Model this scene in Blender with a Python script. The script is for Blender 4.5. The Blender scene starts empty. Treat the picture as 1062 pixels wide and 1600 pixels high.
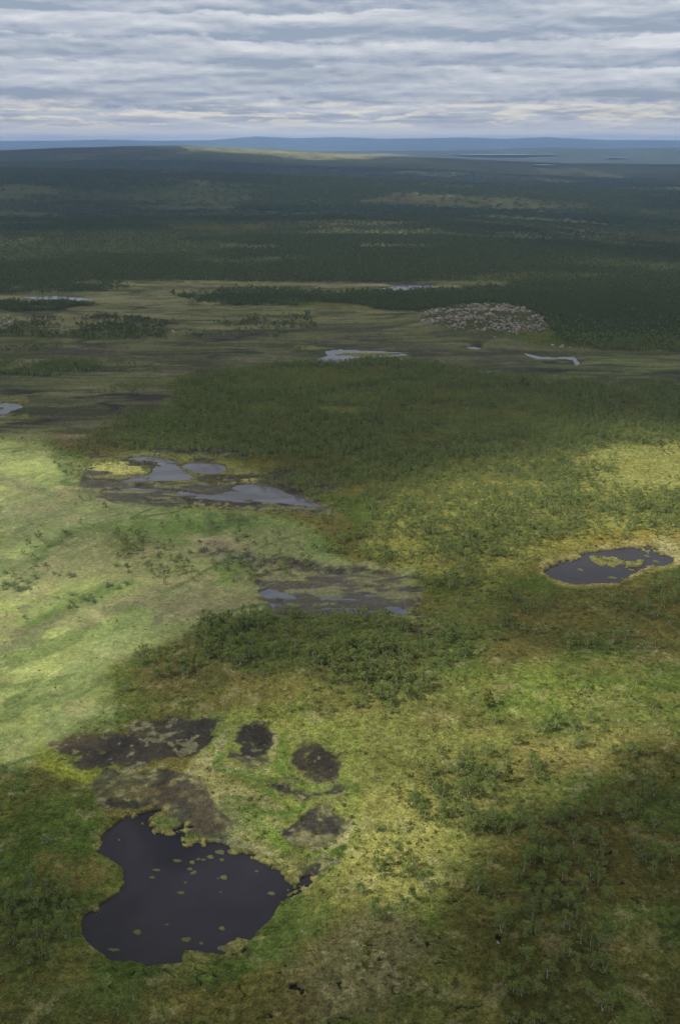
import bpy, math, random
import numpy as np
R = math.radians
random.seed(7)
SC = bpy.context.scene
COL = SC.collection

# ------------------------------------------------------------------ camera, sky, sun, exposure
H = 150.0                     # flying height above the mire
FPX = 1556.0                  # focal length in photo pixels (1062 x 1600)
HORIZON = 223.0
PITCH = math.atan((800 - HORIZON) / FPX)
CS, SN = math.cos(PITCH), math.sin(PITCH)
cam_d = bpy.data.cameras.new('camera')
cam = bpy.data.objects.new('camera', cam_d)
COL.objects.link(cam)
cam.location = (0, 0, H)
cam.rotation_euler = (R(90) - PITCH, 0, 0)
cam_d.sensor_fit = 'VERTICAL'
cam_d.sensor_height = 36
cam_d.lens = 36 * FPX / 1600
cam_d.clip_start = 1
cam_d.clip_end = 90000
SC.camera = cam

SUN_EL, SUN_AZ = R(47), R(-100)        # azimuth clockwise from +Y; the sun stands on the left
SDIR = np.array([math.sin(SUN_AZ) * math.cos(SUN_EL), math.cos(SUN_AZ) * math.cos(SUN_EL), math.sin(SUN_EL)])
sun_d = bpy.data.lights.new('sun', 'SUN')
sun_d.energy = 5.0
sun_d.angle = R(0.53)
sun_d.color = (1.0, 0.93, 0.80)
sun = bpy.data.objects.new('sun', sun_d)
COL.objects.link(sun)
sun.rotation_euler = (R(90) - SUN_EL, 0, -SUN_AZ + math.pi)
sun.location = (-400, 100, 600)

SC.view_settings.view_transform = 'Standard'
SC.view_settings.look = 'None'
SC.view_settings.exposure = 0.0
SC.view_settings.gamma = 1.0
SC.render.engine = 'CYCLES'
cy = SC.cycles
cy.use_denoising = True
cy.max_bounces = 5
cy.diffuse_bounces = 2
cy.glossy_bounces = 2
cy.transmission_bounces = 3
cy.transparent_max_bounces = 12
cy.volume_bounces = 1
cy.sample_clamp_indirect = 4


class NT:
    """small helper to write node graphs in few lines"""
    def __init__(self, tree):
        self.t = tree
        tree.nodes.clear()

    def n(self, typ, ins=None, **props):
        nd = self.t.nodes.new(typ)
        for k, v in props.items():
            setattr(nd, k, v)
        for k, v in (ins or {}).items():
            s = nd.inputs[k]
            if isinstance(v, bpy.types.NodeSocket):
                self.t.links.new(v, s)
            else:
                s.default_value = v
        return nd

    def math(self, op, a, b=0.0, c=None, clamp=False):
        nd = self.n('ShaderNodeMath', {0: a, 1: b}, operation=op, use_clamp=clamp)
        if c is not None:
            if isinstance(c, bpy.types.NodeSocket):
                self.t.links.new(c, nd.inputs[2])
            else:
                nd.inputs[2].default_value = c
        return nd.outputs[0]

    def vmath(self, op, a, b=(0, 0, 0)):
        return self.n('ShaderNodeVectorMath', {0: a, 1: b}, operation=op).outputs[0]

    def noise(self, vec, scale, detail=3.0, rough=0.5, dist=0.0):
        return self.n('ShaderNodeTexNoise', {'Vector': vec, 'Scale': scale, 'Detail': detail, 'Roughness': rough, 'Distortion': dist}).outputs['Fac']

    def mix(self, f, a, b, blend='MIX'):
        nd = self.n('ShaderNodeMix', data_type='RGBA', blend_type=blend)
        for s, v in ((nd.inputs[0], f), (nd.inputs[6], a), (nd.inputs[7], b)):
            if isinstance(v, bpy.types.NodeSocket):
                self.t.links.new(v, s)
            else:
                s.default_value = v if s is nd.inputs[0] else tuple(v) + (1,) if len(v) == 3 else v
        return nd.outputs[2]

    def rng(self, v, a, b, c=0.0, d=1.0, smooth=False):
        nd = self.n('ShaderNodeMapRange', {'Value': v, 'From Min': a, 'From Max': b, 'To Min': c, 'To Max': d})
        if smooth:
            nd.interpolation_type = 'SMOOTHSTEP'
        return nd.outputs[0]


world = bpy.data.worlds.new('World')
SC.world = world
world.use_nodes = True
w = NT(world.node_tree)
tc = w.n('ShaderNodeTexCoord').outputs['Generated']
sep = w.n('ShaderNodeSeparateXYZ', {0: tc}).outputs
zc = w.math('MAXIMUM', sep[2], 0.0)
inv = w.math('DIVIDE', 1.0, w.math('ADD', zc, 0.05))
px = w.math('MULTIPLY', sep[0], inv)
py = w.math('MULTIPLY', sep[1], inv)
lay1 = w.n('ShaderNodeCombineXYZ', {0: w.math('MULTIPLY', px, 0.75), 1: py, 2: 0.0}).outputs[0]
lay1u = w.vmath('ADD', lay1, (0.03, -0.34, 0.0))
n1 = w.noise(lay1, 0.60, 4.0, 0.55, 0.25)
n1u = w.noise(lay1u, 0.60, 4.0, 0.55, 0.25)
n3 = w.noise(lay1, 0.15, 3.0, 0.5)
c = w.math('ADD', w.math('MULTIPLY', n1, 0.75), w.math('MULTIPLY', n3, 0.35))
edge = w.math('MULTIPLY', w.math('SUBTRACT', n1, n1u), 1.2)
# small puffs in their true angular size
pf = w.n('ShaderNodeCombineXYZ', {0: w.math('MULTIPLY', sep[0], 14.0), 1: w.math('MULTIPLY', sep[2], 70.0), 2: 0.0}).outputs[0]
pfu = w.vmath('ADD', pf, (0.05, 0.30, 0.0))
q0 = w.noise(pf, 1.0, 9.0, 0.62, 0.2)
q1 = w.noise(pfu, 1.0, 9.0, 0.62, 0.2)
puff = w.math('MULTIPLY', w.math('SUBTRACT', q0, q1), 1.9)
# long rolls of cloud one behind the other: scalloped bright tops, flat blue-grey bases
def roll(step, seed, sx):
    lo_ = w.noise(w.n('ShaderNodeCombineXYZ', {0: w.math('MULTIPLY', sep[0], sx), 1: w.math('MULTIPLY', sep[2], 14.0), 2: seed}).outputs[0], 1.0, 4.0, 0.6)
    hi_ = w.noise(w.n('ShaderNodeCombineXYZ', {0: w.math('MULTIPLY', sep[0], 22.0), 1: w.math('MULTIPLY', sep[2], 60.0), 2: seed}).outputs[0], 1.0, 8.0, 0.62)
    fr = w.math('FRACT', w.math('ADD', w.math('DIVIDE', sep[2], step), w.math('ADD', w.math('MULTIPLY', lo_, 2.4), w.math('MULTIPLY', hi_, 0.9))))
    up_ = w.rng(fr, 0.0, 0.80, 0, 1, True)
    dn_ = w.rng(fr, 0.98, 0.84, 0, 1, True)
    am = w.rng(w.noise(w.n('ShaderNodeCombineXYZ', {0: w.math('MULTIPLY', sep[0], 5.0), 1: w.math('MULTIPLY', sep[2], 30.0), 2: seed + 5}).outputs[0], 1.0, 4.0, 0.55), .38, .62, .15, 1)
    return w.math('MULTIPLY', w.math('SUBTRACT', w.math('MULTIPLY', up_, dn_), .45), am)
rolls = w.math('ADD', w.math('MULTIPLY', roll(.028, 1.0, 1.3), .85), w.math('MULTIPLY', roll(.0165, 9.0, 2.0), .22))
lit = w.math('ADD', w.math('MULTIPLY', w.rng(c, 0.40, 0.76, 0, 1), .55), w.math('ADD', w.math('ADD', edge, puff), rolls))
lit = w.rng(lit, -0.15, 0.95, 0, 1)
cloud = w.mix(lit, (0.335, 0.395, 0.50), (0.78, 0.795, 0.82))
# low cumulus strip just over the horizon
hz = w.n('ShaderNodeCombineXYZ', {0: w.math('MULTIPLY', sep[0], 14.0), 1: w.math('MULTIPLY', sep[2], 110.0), 2: 1.0}).outputs[0]
hzu = w.vmath('ADD', hz, (0.0, 0.3, 0.0))
n4 = w.noise(hz, 1.0, 9.0, 0.66, 0.2)
n4u = w.noise(hzu, 1.0, 9.0, 0.66, 0.2)
pb = w.math('MULTIPLY', w.rng(n4, 0.46, 0.58, 0, 1, True), w.math('ADD', .75, w.math('MULTIPLY', w.math('SUBTRACT', n4, n4u), 4.0)), clamp=True)
band = w.math('MULTIPLY', w.rng(sep[2], 0.044, 0.024, 0, 1, True), pb)
glow = w.rng(sep[2], 0.026, 0.0, 0, 0.9, True)
cloud = w.mix(glow, cloud, (1.22, 1.10, 0.90))
cloud = w.mix(w.rng(sep[2], 0.013, 0.004, 0, 0.8, True), cloud, (1.55, 1.45, 0.85))
cloud = w.mix(w.math('MULTIPLY', band, 0.8), cloud, (1.12, 1.02, 0.82))
sky = w.n('ShaderNodeTexSky', sky_type='NISHITA', sun_disc=False)
sky.sun_elevation = SUN_EL
sky.sun_rotation = SUN_AZ
bg1 = w.n('ShaderNodeBackground', {'Color': sky.outputs[0], 'Strength': 0.09})
bg2 = w.n('ShaderNodeBackground', {'Color': cloud, 'Strength': 1.0})
cover = w.rng(c, 0.42, 0.52, 0.86, 0.98, True)
ms = w.n('ShaderNodeMixShader', {0: cover, 1: bg1.outputs[0], 2: bg2.outputs[0]})
w.n('ShaderNodeOutputWorld', {'Surface': ms.outputs[0]})

# ------------------------------------------------------------------ maths helpers

def hash2(ix, iy, seed):
    h = (ix.astype(np.int64) * 374761393 + iy.astype(np.int64) * 668265263 + seed * 1442695041) & 0xFFFFFFFF
    h = ((h ^ (h >> 13)) * 1274126177) & 0xFFFFFFFF
    h = h ^ (h >> 16)
    return (h & 0xFFFFFF).astype(np.float32) / float(0xFFFFFF)


def vnoise(x, y, seed=0):
    xi = np.floor(x); yi = np.floor(y)
    fx = (x - xi).astype(np.float32); fy = (y - yi).astype(np.float32)
    fx = fx * fx * (3 - 2 * fx); fy = fy * fy * (3 - 2 * fy)
    xi = xi.astype(np.int64); yi = yi.astype(np.int64)
    a = hash2(xi, yi, seed); b = hash2(xi + 1, yi, seed)
    c_ = hash2(xi, yi + 1, seed); d = hash2(xi + 1, yi + 1, seed)
    return (a + (b - a) * fx) * (1 - fy) + (c_ + (d - c_) * fx) * fy


def fbm(x, y, wl, octs=4, seed=0, gain=0.55):
    """noise in 0..1, first wavelength wl metres"""
    s = 0; a = 1; t = 0; f = 1.0 / wl
    for i in range(octs):
        ca, sa = math.cos(0.7 * i + seed), math.sin(0.7 * i + seed)
        s = s + a * vnoise((x * ca - y * sa) * f + 17.3 * i, (x * sa + y * ca) * f - 9.1 * i, seed + 31 * i)
        t += a; a *= gain; f *= 2.03
    return s / t


def sstep(v, a, b):
    t = np.clip((v - a) / (b - a), 0, 1)
    return t * t * (3 - 2 * t)


def px2w(X, Y):
    r = (800 - Y) / FPX
    y = H * (CS + r * SN) / (SN - r * CS)
    return (X - 531) / FPX * (y * CS + H * SN), y


def proj(x, y, z):
    wv = H - z
    dep = y * CS + wv * SN
    dep = np.maximum(dep, 1.0)
    return 531 + FPX * x / dep, 800 - FPX * (y * SN - wv * CS) / dep


def psdf(P, X, Y):
    """signed distance (positive inside) to a closed polygon"""
    P = np.asarray(P, float)
    d = np.full(X.shape, 1e9); ins = np.zeros(X.shape, bool)
    for i in range(len(P)):
        x0, y0 = P[i]; x1, y1 = P[(i + 1) % len(P)]
        dx, dy = x1 - x0, y1 - y0
        t = np.clip(((X - x0) * dx + (Y - y0) * dy) / (dx * dx + dy * dy + 1e-9), 0, 1)
        d = np.minimum(d, (X - x0 - t * dx) ** 2 + (Y - y0 - t * dy) ** 2)
        if y0 != y1:
            cr = ((y0 > Y) != (y1 > Y)) & (X < (x1 - x0) * (Y - y0) / (y1 - y0) + x0)
            ins ^= cr
    d = np.sqrt(d)
    return np.where(ins, d, -d)


def poly_mask(P, X, Y, soft):
    P = np.asarray(P, float)
    m = np.zeros(X.shape, np.float32)
    pad = soft + 2
    sel = (X > P[:, 0].min() - pad) & (X < P[:, 0].max() + pad) & (Y > P[:, 1].min() - pad) & (Y < P[:, 1].max() + pad)
    if sel.any():
        m[sel] = sstep(psdf(P, X[sel], Y[sel]), -soft, soft)
    return m

# ------------------------------------------------------------------ the lie of the land
def row_z(Y, y):
    r = (800 - Y) / FPX
    return H - y * (SN - r * CS) / (CS + r * SN)

RIDGES = [  # ground distance, [(photo column, photo row of the crest)]
    (2250, [(-300, 352), (0, 350), (300, 346), (531, 344), (700, 346), (900, 358), (1062, 372), (1400, 380)]),
    (4500, [(-300, 260), (0, 264), (250, 269), (531, 279), (800, 292), (1062, 303), (1400, 310)]),
    (8600, [(-300, 242), (0, 236), (110, 231), (200, 228), (280, 227), (350, 231), (450, 236), (600, 243), (760, 251), (900, 256), (1062, 257), (1400, 258)]),
    (15500, [(-300, 233), (0, 234), (300, 236), (430, 237), (600, 236), (760, 234), (860, 231), (960, 233), (1062, 230), (1400, 232)]),
    (27000, [(-300, 222), (0, 220), (90, 220), (160, 218), (250, 220), (330, 219), (400, 213), (465, 216), (530, 214), (600, 217), (720, 215), (790, 217), (850, 214), (905, 217), (960, 219), (1062, 219), (1400, 217)]),
]


def land_z(x, y):
    ys = np.maximum(y, 1.0)
    X = 531 + FPX * x / (ys * CS + 30)
    Ds = [0.0, 1100.0]; Z = [np.zeros_like(x), np.zeros_like(x)]
    prev = None
    for D, pts in RIDGES:
        cx = [p[0] for p in pts]; cr = [p[1] for p in pts]
        zr = row_z(np.interp(X, cx, cr), D)
        if D > 2500:
            dip = {4500: 3100.0, 8600: 5900.0, 15500: 11200.0, 27000: 19500.0}[D]
            Ds.append(dip)
            zd = Z[-1] * 0.5 + row_z(np.interp(X, prev[0], prev[1]), dip) * 0.5 - 0.004 * dip
            Z.append(zd)
        Ds.append(float(D)); Z.append(zr); prev = (cx, cr)
    Ds.append(36000.0); Z.append(Z[-1] - 120)
    Ds.append(60000.0); Z.append(Z[-1] - 300)
    z = np.zeros_like(x)
    for i in range(len(Ds) - 1):
        sel = (y >= Ds[i]) & (y < Ds[i + 1])
        t = (y[sel] - Ds[i]) / (Ds[i + 1] - Ds[i])
        t = t * t * (3 - 2 * t)
        z[sel] = Z[i][sel] * (1 - t) + Z[i + 1][sel] * t
    far = sstep(y, 1150, 2500)
    z = z + far * (fbm(x, y, 700, 4, 5) - 0.5) * np.clip(y / 1000, 0, 9) * 2.2
    return z

# mounds, in photo pixels: (col, row, half width, half height, metres)
MOUNDS = [(540, 1050, 170, 50, 5.0), (330, 1040, 90, 55, 2.0), (760, 510, 120, 30, 7.0), (1000, 470, 300, 40, 5.0),
          (950, 1060, 260, 130, 3.0), (960, 1420, 260, 170, 4.0), (600, 650, 330, 60, 5.0), (720, 840, 160, 70, 3.0), (90, 1350, 60, 30, 1.0), (640, 1500, 160, 60, 1.6)]

# ------------------------------------------------------------------ water outlines, photo pixels
LAKE = [(140, 1317), (160, 1299), (186, 1280), (205, 1272), (225, 1271), (240, 1268), (262, 1272), (240, 1276), (230, 1287), (245, 1298), (267, 1296), (290, 1285), (311, 1287),
        (293, 1300), (296, 1309), (320, 1313), (340, 1315), (354, 1314), (367, 1321), (381, 1333), (404, 1333), (426, 1343), (444, 1362), (447, 1376), (462, 1377), (490, 1362),
        (500, 1368), (487, 1387), (467, 1397), (437, 1417), (417, 1443), (394, 1460), (374, 1470), (384, 1483), (362, 1497), (340, 1490), (318, 1483), (290, 1479), (281, 1487), (280, 1499),
        (253, 1502), (227, 1510), (183, 1507), (160, 1497), (143, 1487), (123, 1473), (115, 1463), (117, 1443), (128, 1428), (147, 1417), (167, 1405), (182, 1395),
        (189, 1383), (187, 1363), (170, 1343), (150, 1330)]
TARN = [(842, 894), (858, 883), (876, 875), (901, 865), (931, 859), (971, 853), (1011, 851), (1022, 857), (1031, 862), (1049, 871), (1047, 878), (1026, 885), (1001, 890), (976, 900),
        (961, 910), (916, 915), (881, 912), (856, 903)]
WATERS = {
    'lake': LAKE, 'tarn': TARN,
    'blue_pool': [(203, 714), (230, 713), (262, 717), (280, 723), (279, 734), (296, 744), (337, 749), (362, 744), (385, 741), (372, 750), (321, 752), (270, 749), (219, 750), (191, 754), (151, 750), (149, 744), (187, 745), (219, 741), (238, 735), (225, 726), (205, 719)],
    'long_pool': [(187, 762), (258, 763), (321, 766), (360, 758), (400, 756), (432, 762), (452, 770), (486, 783), (512, 794), (490, 793), (456, 789), (424, 785), (377, 784), (337, 780), (278, 776), (219, 771)],
    'brown_pool': [(284, 726), (300, 722), (326, 722), (350, 728), (352, 735), (330, 740), (300, 739), (286, 733)],
    'mud_pool': [(400, 922), (425, 914), (447, 919), (470, 912), (497, 914), (515, 923), (560, 921), (598, 918), (622, 924), (638, 944), (656, 960), (628, 963), (590, 954), (562, 963), (520, 952), (482, 957), (452, 949), (425, 954), (410, 940)],
    'bog_pool': [(632, 984), (656, 980), (677, 989), (671, 995), (647, 991)],
    'valley_pool': [(468, 563), (500, 558), (513, 553), (506, 547), (531, 545), (560, 548), (590, 550), (634, 552), (636, 557), (600, 560), (560, 561), (540, 566), (505, 566)],
    'reed_pool': [(590, 450), (612, 446), (640, 445), (678, 447), (664, 452), (630, 454), (604, 454)],
    'edge_pool': [(-20, 626), (35, 627), (39, 635), (16, 642), (6, 658), (-20, 668)],
    'ribbon_pool': [(30, 464), (80, 463), (140, 468), (120, 470), (60, 468)],
    'stream': [(714, 541), (735, 537), (756, 545), (742, 546)],
    'stream_bend': [(812, 549), (840, 554), (868, 557), (896, 556), (910, 560), (916, 571), (908, 573), (902, 563), (880, 560), (850, 561), (828, 557)],
    'distant_lake': [(700, 243), (760, 241), (860, 244), (780, 246)],
    'distant_lake.c': [(832, 259.5), (848, 258), (864, 259.5), (848, 261)],
    'distant_lake.d': [(945, 248), (962, 246.5), (980, 248), (962, 249.5)],
}
SHALLOW = {  # muddy flats with thin standing water: painted wet peat
    'a': [(80, 1162), (127, 1155), (200, 1140), (207, 1130), (267, 1117), (345, 1118), (330, 1150), (300, 1180), (240, 1190), (200, 1207), (167, 1203), (120, 1207), (113, 1190), (123, 1183), (103, 1170)],
    'b': [(441, 1187), (461, 1160), (487, 1163), (504, 1180), (537, 1183), (542, 1200), (527, 1227), (504, 1227), (484, 1213), (454, 1200)],
    'c': [(424, 1221), (454, 1223), (487, 1240), (544, 1240), (547, 1252), (487, 1252), (464, 1237), (427, 1230)],
    'd': [(431, 1293), (455, 1280), (487, 1260), (521, 1263), (546, 1290), (541, 1303), (514, 1317), (497, 1326), (447, 1307)],
    'e': [(345, 1172), (404, 1180), (418, 1198), (385, 1198), (350, 1188)],
    'f': [(150, 1212), (230, 1213), (300, 1215), (330, 1240), (370, 1290), (360, 1320), (300, 1300), (230, 1268), (160, 1270), (140, 1235)],
    'g': [(400, 918), (439, 914), (490, 911), (536, 911), (623, 914), (641, 933), (653, 957), (611, 961), (569, 963), (520, 960), (454, 955), (412, 948)],
    'i': [(350, 1152), (374, 1138), (404, 1140), (415, 1154), (406, 1180), (385, 1186), (362, 1180), (368, 1166), (352, 1160)],
    'j': [(165, 756), (190, 748), (300, 756), (440, 752), (470, 765), (525, 795), (500, 802), (380, 795), (250, 785), (175, 772)],
    'k': [(300, 858), (340, 850), (400, 865), (420, 880), (360, 880), (310, 872)],
    'l': [(380, 875), (440, 868), (480, 880), (440, 895), (385, 890)],
    'm': [(440, 870), (520, 885), (600, 890), (625, 905), (520, 905), (450, 895)],
    'h': [(460, 1376), (498, 1345), (516, 1350), (500, 1368), (480, 1382)],
}
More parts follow.
